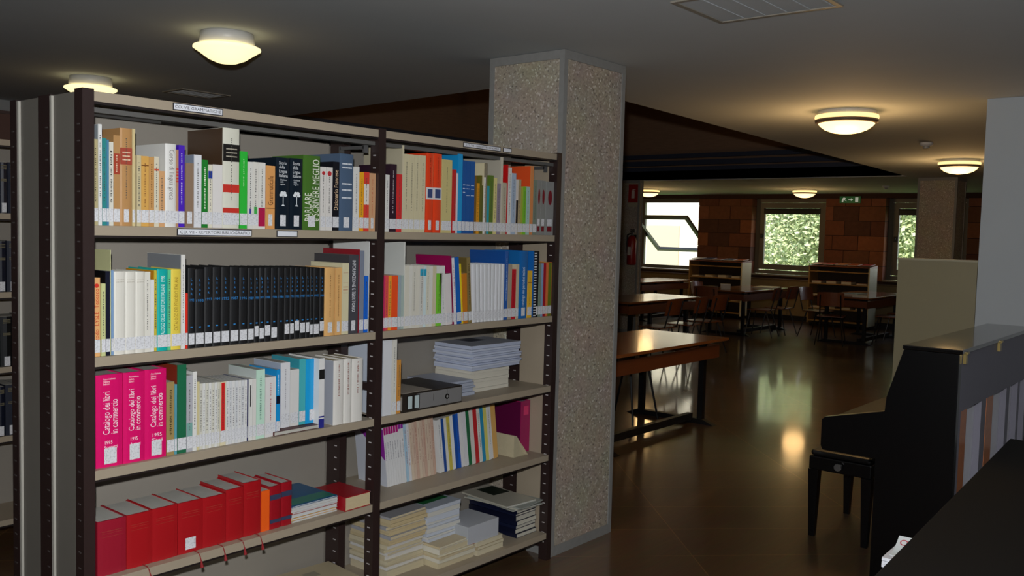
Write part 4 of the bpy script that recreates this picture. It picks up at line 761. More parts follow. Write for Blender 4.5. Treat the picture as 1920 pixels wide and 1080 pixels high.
('B4', 1.5125, 0.14, 0.5415, 0.0155, 0.2636, '#cfb8a4', "pinkish thin journal, fourth of eleven, on right bay's fourth shelf", {'m': '#9a6a60', 's': None, 'lean': -7, 'b': []}),
('B4', 1.5291, 0.14, 0.5415, 0.0156, 0.2648, '#c9a996', "pinkish thin journal, fifth of eleven, on right bay's fourth shelf", {'m': '#9a6a60', 's': None, 'lean': -7, 'b': []}),
('B4', 1.5457, 0.14, 0.5415, 0.0157, 0.266, '#d4c2ac', "pinkish thin journal, sixth of eleven, on right bay's fourth shelf", {'m': '#9a6a60', 's': None, 'lean': -7, 'b': []}),
('B4', 1.5625, 0.14, 0.5415, 0.0158, 0.2672, '#cfb8a4', "pinkish thin journal, seventh of eleven, on right bay's fourth shelf", {'m': '#9a6a60', 's': None, 'lean': -7, 'b': []}),
('B4', 1.5794, 0.14, 0.5415, 0.0159, 0.2684, '#c9a996', "pinkish thin journal, eighth of eleven, on right bay's fourth shelf", {'m': '#9a6a60', 's': None, 'lean': -7, 'b': []}),
('B4', 1.5963, 0.14, 0.5415, 0.016, 0.2696, '#d4c2ac', "pinkish thin journal, ninth of eleven, on right bay's fourth shelf", {'m': '#9a6a60', 's': None, 'lean': -7, 'b': []}),
('B4', 1.6143, 0.14, 0.5415, 0.0178, 0.2707, '#cfb8a4', "pinkish thin journal, tenth of eleven, on right bay's fourth shelf", {'m': '#9a6a60', 's': None, 'lean': -7, 'b': []}),
('B4', 1.6323, 0.14, 0.5415, 0.0162, 0.2718, '#c9a996', "pinkish thin journal, last of eleven, on right bay's fourth shelf", {'m': '#9a6a60', 's': None, 'lean': -7, 'b': []}),
('B4', 1.6793, 0.14, 0.5415, 0.027, 0.2511, '#dcdcda', "wide white glossy magazine tilting left, first of seventeen, on right bay's fourth shelf", {'m': '#50505a', 's': None, 'lean': -8}),
('B4', 1.7022, 0.14, 0.5415, 0.0166, 0.2525, '#1f4c98', "dark blue glossy magazine tilting left, second of seventeen, on right bay's fourth shelf", {'m': None, 's': None, 'lean': -8}),
('B4', 1.72, 0.14, 0.5415, 0.0167, 0.2547, '#dadad4', "cream glossy magazine tilting left, third of seventeen, on right bay's fourth shelf", {'m': None, 's': None, 'lean': -8}),
('B4', 1.7397, 0.14, 0.5415, 0.0205, 0.2567, '#c8b850', "olive-yellow glossy magazine tilting left, fourth of seventeen, on right bay's fourth shelf", {'m': '#50505a', 's': None, 'lean': -8}),
('B4', 1.7613, 0.14, 0.5415, 0.0206, 0.2584, '#dfe2e4', "white glossy magazine tilting left, fifth of seventeen, on right bay's fourth shelf", {'m': None, 's': None, 'lean': -8}),
('B4', 1.7813, 0.14, 0.5415, 0.0171, 0.2604, '#1c50a4', "navy glossy magazine tilting left, sixth of seventeen, on right bay's fourth shelf", {'m': None, 's': None, 'lean': -8}),
('B4', 1.7995, 0.14, 0.5415, 0.0172, 0.2627, '#1d5cc0', "royal blue glossy magazine tilting left, seventh of seventeen, on right bay's fourth shelf", {'m': '#50505a', 's': None, 'lean': -8}),
('B4', 1.8217, 0.14, 0.5415, 0.0248, 0.2644, '#dcdcdc', "white glossy magazine tilting left, eighth of seventeen, on right bay's fourth shelf", {'m': None, 's': None, 'lean': -8}),
('B4', 1.8477, 0.14, 0.5415, 0.025, 0.2657, '#d8d8dc', "pale grey glossy magazine tilting left, ninth of seventeen, on right bay's fourth shelf", {'m': None, 's': None, 'lean': -8}),
('B4', 1.872, 0.14, 0.5415, 0.0215, 0.2672, '#1f6a40', "dark green glossy magazine tilting left, tenth of seventeen, on right bay's fourth shelf", {'m': '#50505a', 's': None, 'lean': -8}),
('B4', 1.8966, 0.14, 0.5415, 0.0254, 0.2687, '#d8d4cc', "cream glossy magazine tilting left, eleventh of seventeen, on right bay's fourth shelf", {'m': None, 's': None, 'lean': -8}),
('B4', 1.9233, 0.14, 0.5415, 0.0257, 0.27, '#c02c30', "red glossy magazine tilting left, twelfth of seventeen, on right bay's fourth shelf", {'m': None, 's': None, 'lean': -8}),
('B4', 1.9483, 0.14, 0.5415, 0.022, 0.2716, '#dcdcd4', "off-white glossy magazine tilting left, thirteenth of seventeen, on right bay's fourth shelf", {'m': '#50505a', 's': None, 'lean': -8}),
('B4', 1.9716, 0.14, 0.5415, 0.0222, 0.2734, '#3090b8', "sky blue glossy magazine tilting left, fourteenth of seventeen, on right bay's fourth shelf", {'m': None, 's': None, 'lean': -8}),
('B4', 1.9951, 0.14, 0.5415, 0.0224, 0.2752, '#d8d070', "yellow glossy magazine tilting left, fifteenth of seventeen, on right bay's fourth shelf", {'m': None, 's': None, 'lean': -8}),
('B4', 2.0227, 0.14, 0.5415, 0.0306, 0.2766, '#dcdcda', "white glossy magazine tilting left, sixteenth of seventeen, on right bay's fourth shelf", {'m': '#50505a', 's': None, 'lean': -8}),
('B4', 2.0557, 0.14, 0.5415, 0.0329, 0.2772, '#d8a860', "buff glossy magazine tilting left, last of seventeen, on right bay's fourth shelf", {'m': None, 's': None, 'lean': -8}),
]
for n_, a in enumerate(BOOKS): book(*a, n=n_)

# dark red volume lying under the white and blue ones
t = thing('book', 'dark red flat book lying under the bright blue binder', 'book', (.7675, .012, .8925))
MB().box(-.105,.108,0,.20,0,.0015).box(-.105,.108,0,.20,.0135,.015).box(-.105,-.1035,0,.2,.0015,.0135).build('cover', mat('#4a1414', .5), t)
box(-.1034,.106,.002,.198,.0016,.0134).build('page_block', m_page, t)

def lying(name, cat, label, x0, x1, y0, y1, z0, z1, col, rotz=0, page='#c8c6be', spine='left', tk=.0012, group=None, top=None, gloss=.4):
    """a book or booklet lying flat: cover wraps one side, pages show on the others"""
    cx, cy = (x0+x1)/2, (y0+y1)/2; w, d, h = (x1-x0)/2, (y1-y0)/2, z1-z0
    t = thing(name, label, cat, (cx, cy, z0+.0003), (0,0,R(rotz)), group); h -= .0006; tk = min(tk, h*.25)
    c = MB().box(-w,w,-d,d,0,tk).box(-w,w,-d,d,h-tk,h)
    if spine == 'left': c.box(-w,-w+tk,-d,d,tk,h-tk)
    if spine == 'front': c.box(-w,w,-d,-d+tk,tk,h-tk)
    if spine == 'right': c.box(w-tk,w,-d,d,tk,h-tk)
    c.build('cover', mat(col, gloss), t)
    e = .0015; pm = mat(page, .8, noise=.15, nscale=50, stretch=(.2,.2,14))
    box(-w+(tk if spine == 'left' else e), w-(tk if spine == 'right' else e), -d+(tk if spine == 'front' else e), d-e, tk+.0001, h-tk-.0001).build('page_block', pm, t)
    if top: box(-w*top[1], w*top[2], -d*top[3], d*top[4], h, h+.0004).build('cover_picture', mat(top[0], .35), t)
    return t
rs = random.Random(11)
def pile(place, group, x0, x1, y0, y1, z0, zt, n, cols, noun, jit=.006, jr=1.5, spine='left', pages=('#c6c0ae',), topc=None, cat='booklet', name='booklet'):
    zs = [z0]; ws = [rs.uniform(.5, 1.5) for _ in range(n)]; S = sum(ws)
    for wgt in ws: zs.append(zs[-1]+(zt-z0)*wgt/S)
    for k in range(n):
        dx, dy = rs.uniform(-jit, jit), rs.uniform(-jit, jit)
        pos = 'topmost' if k == n-1 else ('lowest' if k == 0 else '%s down' % ordi[n-1-k])
        lying(name, cat, '%s, %s in pile %s' % (noun, pos, place), x0+dx, x1+dx, y0+dy, y1+dy, zs[k], zs[k+1], cols[k % len(cols)], rs.uniform(-jr, jr), pages[k % len(pages)], spine, group=group, top=topc if k == n-1 else None)
ordi = ['first','second','third','fourth','fifth','sixth','seventh','eighth','ninth','tenth','eleventh','twelfth','thirteenth','fourteenth','fifteenth','sixteenth','seventeenth','eighteenth','nineteenth','twentieth','twenty-first','twenty-second','twenty-third','twenty-fourth']
# left bay, fourth shelf: magazines and lying red book
pile('beside the dark red volumes', 'blue-covered magazines', .762, .978, .035, .285, .5415, .607, 7, ['#b8b0a0','#d8a030','#c8c8c4','#b04030','#d0d0cc','#c8c4bc','#1a5a86'], 'glossy magazine', jit=.003, jr=1, pages=('#c4c6c6',), topc=('#2a7a6a', .9, .95, .9, -.35), cat='magazine', name='magazine')
lying('book', 'book', 'thick red book lying flat at the right end of the fourth shelf', .992, 1.122, .005, .20, .5415, .598, '#a01420', 0, '#c9b791', 'left', .003)
# left bay, bottom shelf
t = thing('carton_box', 'flat beige carton lying on the bottom shelf of the left bay', 'box', (.985, .165, .1418), (0,0,R(-5)))
box(-.125,.125,-.105,.105,0,.10).build('box_body', mat('#a89a7c', .7), t); box(-.128,.128,-.108,.108,.0705,.103).build('lid', mat('#b2a486', .7, noise=.05), t); box(-.04,.02,.0,.05,.103,.1034).build('label_card', mat('#8f8874', .6), t)
pile('in front of the beige carton', 'pale folders on the bottom shelf', .62, .82, .06, .28, .1415, .235, 5, ['#c8b888','#9aa4b4','#c9b67c','#8f9cb0','#c8c0a0'], 'straw and grey folder', jit=.008, jr=4, cat='folder', name='folder')
# right bay, third shelf: lever-arch file lying down, paper stacks
t = thing('lever_arch_file', 'grey and black lever-arch file lying flat beside the orange-tan book', 'file', (1.47, .004, .892))
fk = mat('#2a241e', .5, noise=.1); MB().box(-.18,.18,0,.285,0,.003).box(-.18,.18,0,.285,.074,.077).box(-.18,.18,0,.003,.003,.074).build('cover', fk, t)
box(-.165,.17,.004,.28,.0035,.06).build('page_block', mat('#9a948a', .8), t)
sp = box(-.10,.178,-.0008,-.0001,.006,.071).build('spine_label', mat('#7c7b7a', .5), t)
for x in (-.155,-.115): 
    f = box(x, x+.033, -.0012, -.0001, .008, .069).build('label_frame', mat('#15130f', .5), t); box(x+.004, x+.029, -.0016, -.0012, .012, .065).build('label_card', mat('#b8c8c8', .5), f)
MB().tube((.085,-.002,.038),(.085,.0,.038), .012, .012, 18).build('finger_ring', mat('#15130f', .3, metal=.4), t)
MB().tube((.085,-.0026,.038),(.085,-.002,.038), .006, .006, 14).build('finger_hole', mat('#8c8a88', .3), t)
MB().box(.084,.086,-.0012,-.0008,.006,.026).box(.084,.086,-.0012,-.0008,.05,.07).box(.0,.0015,-.0012,-.0008,.03,.06).build('spine_line', mat('#40302c', .5), t)
box(-.17,.0,.01,.20,.077,.0785).build('paper_sheet', mat('#9c9488', .6), t)
pile('behind the lever-arch file', 'grey papers behind the file', 1.66, 1.835, .10, .36, .8915, .963, 6, ['#9aa2b4','#a8aebc'], 'loose grey-blue papers', jit=.01, jr=3, spine='none', pages=('#a4aab8',), cat='papers', name='paper_pile')
pile('on right bay third shelf', 'cream paper reams', 1.853, 2.125, .13, .375, .8915, .993, 5, ['#d6d2c6','#cfcbbe'], 'cream-white ream of paper', jit=.003, jr=.8, spine='none', pages=('#cfcabb',), cat='papers', name='paper_ream')
pile('on the cream paper reams', 'blue-white comb-bound reports', 1.845, 2.21, .128, .375, .9945, 1.112, 11, ['#b8c0d4','#c4cad8','#a8b2cc'], 'blue-white bound report', jit=.008, jr=1.6, spine='none', pages=('#b4bccf','#c2c8d6'), topc=('#4c5264', .3, .35, -.05, .95), cat='report', name='report')
# right bay, fourth shelf end
t = thing('binder', 'tall magenta and pink box binder at the right end of the fourth shelf', 'binder', (2.26, .125, .5415))
MB().box(-.036,.036,0,.24,.0003,.003).box(-.036,-.0335,0,.24,.003,.262).box(.0335,.036,0,.24,.003,.262).box(-.0335,.0335,0,.003,.003,.262).build('cover', mat('#a01a58', .35), t)
box(-.033,.033,.004,.235,.0035,.256).build('page_block', mat('#8c9098', .8, noise=.1), t); box(-.016,.022,-.001,-.0001,.19,.235).build('spine_emblem', mat('#e03a70', .4), t)
box(-.0365,-.0361,.003,.236,.005,.258).build('front_board', mat('#5c0f3c', .35), t)
t = thing('open_booklet', 'cream dog-eared booklet leaning open against the magenta binder', 'booklet', (2.125, .085, .5418))
b = MB(); pf = [(0,0),(.085,0),(.088,.004),(.045,.075),(.020,.105),(0,.11)]
b.prism(pf, .0, .12, 'y').build('page_block', mat('#b8ae90', .8, noise=.1, nscale=40), t)
b = MB()
for k in range(7):
    a = k/6; b.quad((.088+.004*a,-.001-.003*k,.002),(.040+.008*a,-.001-.003*k,.078-.004*k),(.041+.008*a,.119,.079-.004*k),(.089+.004*a,.119,.003))
b.build('loose_pages', mat('#cfc6a8', .8), t)
# right bay, bottom shelf piles
zb = .1415
pile('low by the middle post', 'yellowed cream periodicals', 1.335, 1.56, .135, .375, zb, .285, 8, ['#c9bda0','#d6d4d0','#bfb498','#cfc4a6'], 'cream periodical', jit=.007, jr=2, pages=('#c4b898','#cbc8c2','#bfb294'))
pile('top half by the middle post', 'buff periodicals with a grey top cover', 1.332, 1.558, .12, .37, .286, .412, 9, ['#c6b58e','#cdbd98','#a8a8ac'], 'buff periodical', jit=.008, jr=3, pages=('#c9b68c','#c4b18a','#cfc09c'), topc=('#34325c', .8, -.1, .2, .5))
pile('in the middle of the bottom shelf', 'white journals under the green one', 1.572, 1.79, .125, .37, zb+.10, .398, 9, ['#c8ccd4','#d0d0cc','#bcc4d0'], 'white journal', jit=.006, jr=2.5, pages=('#c4cad4','#cfcdc4'), topc=('#1f6b3c', .7, .85, .45, .6))
pile('at the foot of the white journals', 'cream journals at the shelf front', 1.565, 1.80, .045, .30, zb, zb+.099, 6, ['#cbbf9e','#d6d2c4','#c8b794'], 'cream foxed journal', jit=.008, jr=2.5, pages=('#c8bb9a','#d0cab4'))
pile('under the white box-shaped volume', 'slim cream books', 1.815, 2.0, .035, .23, zb, .203, 3, ['#cfc5a8','#b8a888','#d2c9ae'], 'slim cream book', jit=.004, jr=1.5, pages=('#cfc5a8',))
t = thing('book', 'thick white box-shaped volume on three slim books', 'book', (1.863, .14, .2035))
MB().box(-.108,.108,-.098,.1,0,.002).box(-.108,.108,-.098,.1,.083,.085).box(-.108,.108,-.098,-.096,.002,.083).build('cover', mat('#b9bcc2', .5), t)
box(-.106,.107,-.0955,.098,.0025,.0825).build('page_block', mat('#a9adb2', .8, noise=.08), t); box(-.108,-.06,-.1,-.0985,-.0005,.002).build('foot_band', mat('#a8483a', .5), t)
pile('beside the right post', 'navy bound volumes with cream pages', 2.128, 2.285, .06, .372, zb, .288, 7, ['#10152e','#0e1228','#141a34'], 'navy bound volume', jit=.005, jr=1.2, pages=('#c6c3b4','#cdc9b8'), cat='book', name='book')
pile('crowning the navy volumes', 'loose magazines on the navy volumes', 2.085, 2.29, .035, .365, .289, .318, 4, ['#a4a69c','#b4b2a4','#9aa09a','#b8b4a4'], 'loose pale magazine', jit=.02, jr=9, pages=('#c4c4bc',), topc=('#1e2a20', .2, .9, -.1, .9), cat='magazine', name='magazine')

# ---------------------------------------------------------------- second row of shelves seen at the left edge
t = thing('bookcase', 'dark bookcase of old navy bound volumes at the left edge', 'bookcase', (-.35, 2.0, 0))
W2 = 1.131
for x in (0, W2+PW): box(x-PW, x, -.004, .047, 0, ZT).build('post', m_post, t); box(x-PW, x, .30, .35, 0, ZT).build('post', m_post, t)
box(0, W2, .30, .305, .1, ZT-.02).build('back_panel', m_panel, t)
LZ = [2.035, 1.68, 1.297, .93, .587, .168]
for z in LZ:
    s = MB().box(.001, W2-.001, 0, .002, z-.028, z).box(.001, W2-.001, .002, .30, z-.002, z).build('shelf', m_beige, t)
    box(.001, W2-.001, .003, .03, z-.037, z-.0285).build('under_strip', m_strip, s)  # dark strip below each lip, as on the main bookcase
bx = thing('storage_box', 'reddish-brown box standing on top of the left bookcase', 'box', (.30, 2.02, 2.0353)); box(-.3,.45,0,.24,0,.125).build('box_body', mat('#3a1f14', .7), bx); box(-.302,.452,-.002,.242,.1255,.14).build('lid', mat('#2c1812', .7), bx)
rn = random.Random(5)
for r, z in enumerate(LZ[1:5]):
    x = -.30; k = 0
    while x < .72:
        w = rn.uniform(.040, .055); h = rn.uniform(.235, .25); 
        b = thing('book', 'old navy gilt-banded volume, %s from left on the %s shelf of the left bookcase' % (ordi[k], ['top','second','third','fourth'][r]), 'book', (x+w/2, 2.012, z+.0004), group='navy volumes in the left bookcase')
        hb_ = [(-w/2,.004),(-w*.3,-.003),(0,-.006),(w*.3,-.003),(w/2,.004),(w/2,.18),(-w/2,.18)]
        MB().prism(hb_, 0, h).build('cover', mat('#0f1628' if rn.random() < .75 else '#0c0f12', .4), b)
        box(-w/2+.003, w/2-.003, .01, .178, h, h+.0005).build('page_block', m_page, b)
        for zz in (.90, .87, .93, .66, .63): box(-w*.33, w*.33, -.0068, -.004, h*zz, h*zz+.004).build('gilt_band', mat('#6e6750', .5, metal=.2), b)
        box(-w*.22, w*.28, -.0075, -.0045, .004, .050).build('call_number_label', m_stick, b)
        x += w+.002; k += 1

# ---------------------------------------------------------------- reading tables and chairs
def wood(h, key, rough=.3): return mat(h, rough, noise=.18, nscale=5, stretch=(1,9,9), key=key, coat=.3)
m_table = wood('#83502c', 'table_veneer', .22); m_apron = wood('#6a3a20', 'apron_wood', .4); m_blk = mat('#121214', .4)
def table(x, y, L, D, label):
    t = thing('reading_table', label, 'table', (x, y, 0), group=None)
    box(0, L, 0, D, .735, .76).build('tabletop', m_table, t, bevel=.003)
    MB().box(.06, L-.08, .05, .07, .585, .70).build('apron', m_apron, t); MB().box(.06, L-.08, D-.07, D-.05, .585, .70).build('apron', m_apron, t)
    box(.06,.08,.07,D-.07,.60,.70).build('apron', m_apron, t); box(L-.10,L-.08,.07,D-.07,.60,.70).build('apron', m_apron, t)
    for xx in (.22, L-.24):
        MB().box(xx-.025, xx+.025, .10, .15, .045, .735).build('leg', m_blk, t); MB().box(xx-.025, xx+.025, D-.15, D-.10, .045, .735).build('leg', m_blk, t)
        MB().prism([(-.02,0),(D+.02,0),(D-.10,.045),(.10,.045)], xx-.03, xx+.03, 'x').build('foot', m_blk, t)
    box(.245, L-.265, .19, .24, .03, .09).build('stretcher', m_blk, t)
    return t
table(4.16, .945, 2.01, .86, 'nearest wooden reading table with black steel frame beyond the pillar')
table(8.9, 3.72, 1.98, .86, 'second reading table, behind the nearest one, with bright reflections')
table(13.5, 6.35, 1.95, .86, 'farthest left reading table under the tilted window')
table(12.75, 3.92, 1.98, .86, 'reading table in front of the left magazine cabinet')
table(13.1, 2.02, 1.98, .86, 'reading table in front of the right magazine cabinet')
m_seat = wood('#7a4426', 'chair_plywood', .35)
def chair(label, x, y, rz):
    t = thing('wooden_chair', label, 'chair', (x, y, 0), (0,0,R(rz)), 'plywood chairs in the reading room')
    s = MB()
    pts = [(-.19,-.19),(.19,-.19),(.205,-.15),(.20,.15),(.17,.19),(-.17,.19),(-.20,.15),(-.205,-.15)]
    s.prism(pts, .445, .460).build('seat', m_seat, t, bevel=.003)
    b = MB(); n = 8
    for k in range(n+1):
        a = -1+2*k/n; xx = a*.20; yy = -.215-.035*(1-a*a)
        for (z, o2) in ((.62, 0), (.83, -.04)):
            b.v += [(xx, yy+o2, z+(.0 if z < .7 else .012*(1-a*a))), (xx, yy+o2-.011, z+(.0 if z < .7 else .012*(1-a*a)))]
    for k in range(n):
        i = k*4; j = i+4
        b.f += [(i, i+2, j+2, j), (i+1, j+1, j+3, i+3), (i, j, j+1, i+1), (i+2, i+3, j+3, j+2)]
    b.f += [(0,1,3,2), (n*4, n*4+2, n*4+3, n*4+1)]
    b.build('backrest', m_seat, t)
    for sx in (-1, 1):
        MB().tube((sx*.15,.14,.443),(sx*.21,.215,0), .011, .009, 8).build('leg', m_blk, t)
        MB().tube((sx*.15,-.12,.443),(sx*.21,-.25,0), .011, .009, 8).build('leg', m_blk, t)
        MB().path([(sx*.15,-.10,.443),(sx*.155,-.20,.46),(sx*.155,-.245,.62),(sx*.15,-.29,.80)], .010, 8).build('back_upright', m_blk, t)
    return t
c0 = chair('dark plywood chair tucked under the nearest table, right one', 5.62, 1.66, 180)
def another(label, x, y, rz): return dup(c0, label, (x, y, 0), (0,0,R(rz)))
another('dark plywood chair tucked under the nearest table, left one', 4.85, 1.80, 178)
for lb, x, y, rz in (('leftmost of the three chairs on the near side of the second table', 9.15, 3.44, 0),
    ('middle of the three chairs on the near side of the second table', 9.80, 3.40, 4), ('rightmost of the three chairs on the near side of the second table', 10.45, 3.44, -5),
    ('chair at the left end of the table by the left cabinet', 12.55, 4.45, -80), ('chair on the near side of the table by the left cabinet', 13.15, 3.80, 8),
    ('chair on the far side of the table by the left cabinet', 13.5, 4.98, 175), ('second near-side chair at the table by the left cabinet', 13.8, 3.78, -4),
    ('chair at the left end of the table by the right cabinet', 12.98, 2.55, -75), ('chair on the near side of the table by the right cabinet', 13.75, 1.90, 10),
    ('chair on the far side of the table by the right cabinet', 13.8, 3.08, 170), ('chair half hidden behind the low partition', 14.5, 1.92, -6)):
    another('dark plywood '+lb, x, y, rz)
def small(name, lb, cat, x, y, z, w, d, h, col, rz=0):
    t = thing(name, lb, cat, (x, y, z), (0,0,R(rz)))
    box(-w/2,w/2,-d/2,d/2,.0003,h*.8).build('page_block', mat('#d8d4c8', .7), t); box(-w/2-.002,w/2+.002,-d/2-.002,d/2+.002,h*.8+.0001,h).build('cover', mat(col, .5), t)
small('magazine','white magazine lying on the table by the right cabinet','magazine',13.35,2.25,.7605,.3,.22,.02,'#dcdcd8',20)
small('magazine','blue-edged magazine lying further along the table by the right cabinet','magazine',13.75,2.45,.7605,.32,.23,.03,'#9cc0d0',-10)
small('magazine','crumpled white paper on the table by the left cabinet','papers',13.2,4.5,.7605,.2,.16,.08,'#e0e0e4',30)
small('newspaper','newspaper spread at the right of the table by the left cabinet','newspaper',14.3,4.25,.7605,.5,.36,.015,'#c8bfae',5)

def cabinet(x, y0, y1, label, cols, tag_):
    t = thing('magazine_cabinet', label, 'cabinet', (x, y0, 0)); W = y1-y0; Hc = 1.14; D = .42
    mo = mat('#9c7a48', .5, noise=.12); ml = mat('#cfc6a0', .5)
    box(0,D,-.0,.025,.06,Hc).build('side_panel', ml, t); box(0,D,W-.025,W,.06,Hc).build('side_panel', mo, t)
    box(D-.012,D,.025,W-.025,.06,Hc).build('back_panel', mat('#3e2c18', .6), t)
    for k in range(5): box(.01 if k else .0, D-.013, .0255, W-.0255, .10+k*.235, .12+k*.235).build('shelf', mo, t)
    t2 = MB().prism([(-.01,Hc+.001),(D,Hc+.001),(D,Hc+.05),(-.01,Hc+.016)], 0, W, 'y')
    t2.build('sloping_top', mat('#7a4424', .4), t)
    for yy in (.05, W-.09):
        for xx in (.03, D-.07): box(xx, xx+.04, yy, yy+.04, 0, .06).build('foot', m_blk, t)
    n = len(cols)
    for k, c in enumerate(cols):
        yy = y0+W*(k+.5)/n; m = thing('magazine', '%s %s' % (c[1], tag_), 'magazine', (x+.2, yy, Hc+.052), (0, R(-5), R(rs.uniform(-4,4))), 'magazines displayed '+tag_)
        box(-.14,.14,-W/n*.42,W/n*.42,0,.008).build('page_block', mat('#d0ccc0', .6), m); box(-.14,.14,-W/n*.42,W/n*.42,.0081,.010).build('cover', mat(c[0], .4), m)
    for k in range(3):
        for j in range(4):
            yy = y0+.16+j*(W-.3)/3; c = rs.choice(['#8a4028','#b8a880','#5a6a78','#a89060','#6a3020','#c8c0b0'])
            m = thing('magazine', 'small magazine stack, %s from right, %s shelf, %s' % (ordi[j], ordi[k], tag_), 'magazine', (x+.05, yy, .12+(3-k)*.235+.0003), group='magazines inside the cabinet '+tag_)
            h = rs.uniform(.015,.06); box(0,.26,-.09,.09,0,h*.8).build('page_block', mat('#c4bca8', .7), m); box(0,.262,-.092,.092,h*.8+.0001,h).build('cover', mat(c, .5), m)
cabinet(15.75, 5.42, 6.62, 'left wooden magazine cabinet between the tilted and middle windows', [('#b05a30','rust magazine'),('#5a6a80','slate magazine'),('#8a4a2a','brown magazine'),('#2a3a5a','navy magazine'),('#b8b0a0','pale magazine')], 'on the left cabinet')
cabinet(15.75, 2.90, 4.05, 'right wooden magazine cabinet below the exit sign', [('#a03020','red magazine'),('#b85a20','orange magazine'),('#c07838','tan magazine'),('#b04a20','rust magazine'),('#c86a28','amber magazine')], 'on the right cabinet')

# signs and extinguisher
t = thing('exit_sign', 'green emergency exit sign with running man and arrow on the brick wall', 'sign', (XW-.03, 3.62, 2.44))
box(0,.02,-.20,.20,-.065,.065).build('sign_plate', mat('#0f6a3c', .4, emit=.12), t)
wm = mat('#d8e8dc', .5, emit=.25); b = MB()
MB().quad((-.001,.16,-.045),(-.001,.13,-.05),(-.001,.12,-.01),(-.001,.06,-.03),(-.001,.10,.01),(-.001,.08,.03),(-.001,.12,.045),(-.001,.15,.02)).build('running_figure', wm, t)
b.quad((-.001,.03,-.008),(-.001,.03,.008),(-.001,-.03,.008),(-.001,-.03,-.008)); b.quad((-.001,-.02,.03),(-.001,-.02,-.03),(-.001,-.06,0))
stuff(b.build('arrow_pictogram', wm, t)); MB().quad((-.001,-.10,-.045),(-.001,-.16,-.045),(-.001,-.16,.045),(-.001,-.10,.045)).build('door_pictogram', wm, t)
t = thing('fire_sign', 'red fire extinguisher sign high on the left far pillar', 'sign', (11.745, 5.52, 2.34))
box(-.006,0,-.09,.09,-.15,.15).build('sign_plate', mat('#a01c18', .5), t)
b = MB(); b.box(-.0075,-.0062,-.03,.03,-.08,.05).box(-.0075,-.0062,-.012,.012,.051,.07).box(-.0075,-.0062,-.045,-.012,.06,.072); b.build('sign_pictogram', mat('#d8c8c0', .5), t)
box(-.004,0,-.09,.09,-.22,-.155).build('caption_plate', mat('#b0a890', .5), t)
t = thing('fire_extinguisher', 'red fire extinguisher hanging on the left far pillar', 'extinguisher', (11.66, 5.46, 1.15))
MB().lathe([(0,0),(.07,0),(.078,.02),(.078,.40),(.06,.46),(.03,.49),(0,.49)], 24).build('cylinder_body', mat('#8e1612', .3), t, smooth=True)
MB().tube((0,0,.49),(0,0,.54),.018).box(-.015,.015,-.06,.03,.54,.56).box(-.015,.015,-.06,.03,.575,.59).build('valve_handle', m_blk, t)
MB().path([(0,.03,.52),(0,.09,.50),(0,.10,.35),(0,.085,.20)], .012).build('hose', m_blk, t)
MB().box(.079,.088,-.03,.03,.2,.5).build('wall_bracket', m_blk, t)
box(-.0795,-.079,-.03,.03,.16,.30).build('label_card', mat('#c8c4b8', .5), t)

# ---------------------------------------------------------------- upright piano, seen from its end and back
m_pf = mat('#040405', .3, coat=.15, spec=.3, key='black_lacquer'); m_pb = mat('#7c7a86', .6, noise=.05); m_sb = mat('#f2f3fc', .6, noise=.04); m_pw = wood('#c07038', 'piano_braces', .5)
m_brass = mat('#b09a60', .3, metal=.8)
t = thing('upright_piano', 'black upright piano with its striped back turned to the camera', 'piano', (2.85, -1.74, 0)); L = 1.53
prof = [(0,.02),(.325,.02),(.325,.68),(.565,.68),(.575,.70),(.575,.822),(.56,.835),(.295,.90),(.29,.965),(.226,1.185),(0,1.185)]
MB().prism(prof, 0, .045, 'x').build('side_panel', m_pf, t, bevel=.003); MB().prism(prof, L-.045, L, 'x').build('side_panel', m_pf, t, bevel=.003)
box(-.003, L+.012, -.012, .232, 1.186, 1.204).build('top_lid', mat('#0c0b0c', .15, coat=.4, key='lid_lacquer'), t, bevel=.004)
MB().prism([(.27,.06),(.30,.06),(.30,.68),(.27,.68)], .046, L-.046, 'x').build('lower_panel', m_pf, t)
MB().prism([(.26,.90),(.275,.965),(.212,1.183),(.195,1.183),(.24,.90)], .046, L-.046, 'x').build('upper_panel', m_pf, t)
MB().prism([(.30,.681),(.57,.681),(.57,.75),(.30,.75)], .046, L-.046, 'x').build('keybed', m_pf, t)
MB().prism([(.285,.86),(.57,.80),(.572,.815),(.285,.90)], .046, L-.046, 'x').build('fallboard', mat('#140b07', .6, spec=.2), t)
MB().box(.046,L-.046,.002,.03,.93,1.184).box(.046,L-.046,.002,.03,.06,.16).box(.046,.085,.002,.03,.16,.93).box(L-.085,L-.046,.002,.03,.16,.93).build('back_frame', m_pb, t)
box(.085,L-.085,.034,.05,.16,.93).build('soundboard', m_sb, t)
xs_ = [(.086,.19,m_pw),(.46,.55,m_pb),(.56,.69,m_pw),(.98,1.05,m_pb),(1.25,1.3,m_pb)]
for a, c, mm in xs_: box(a, c, .003, .033, .161, .929).build('back_post', mm, t)
for a in (.06, .70, 1.40): MB().box(a, a+.03, -.0125, -.0, 1.14, 1.185).tube((a,-.014,1.186),(a+.03,-.014,1.186), .006).build('hinge', m_brass, t)
MB().tube((1.0,-.0,.62),(1.0,-.03,.62), .012).box(.97,1.03,-.04,-.03,.6,.63).build('back_handle', mat('#606068', .4, metal=.5), t)
box(.30,1.23,.26,.31,.03,.055).build('pedal_rail', m_pf, t)
for a in (.70,.765,.83): box(a,a+.02,.31,.38,.035,.045).build('pedal', m_brass, t)

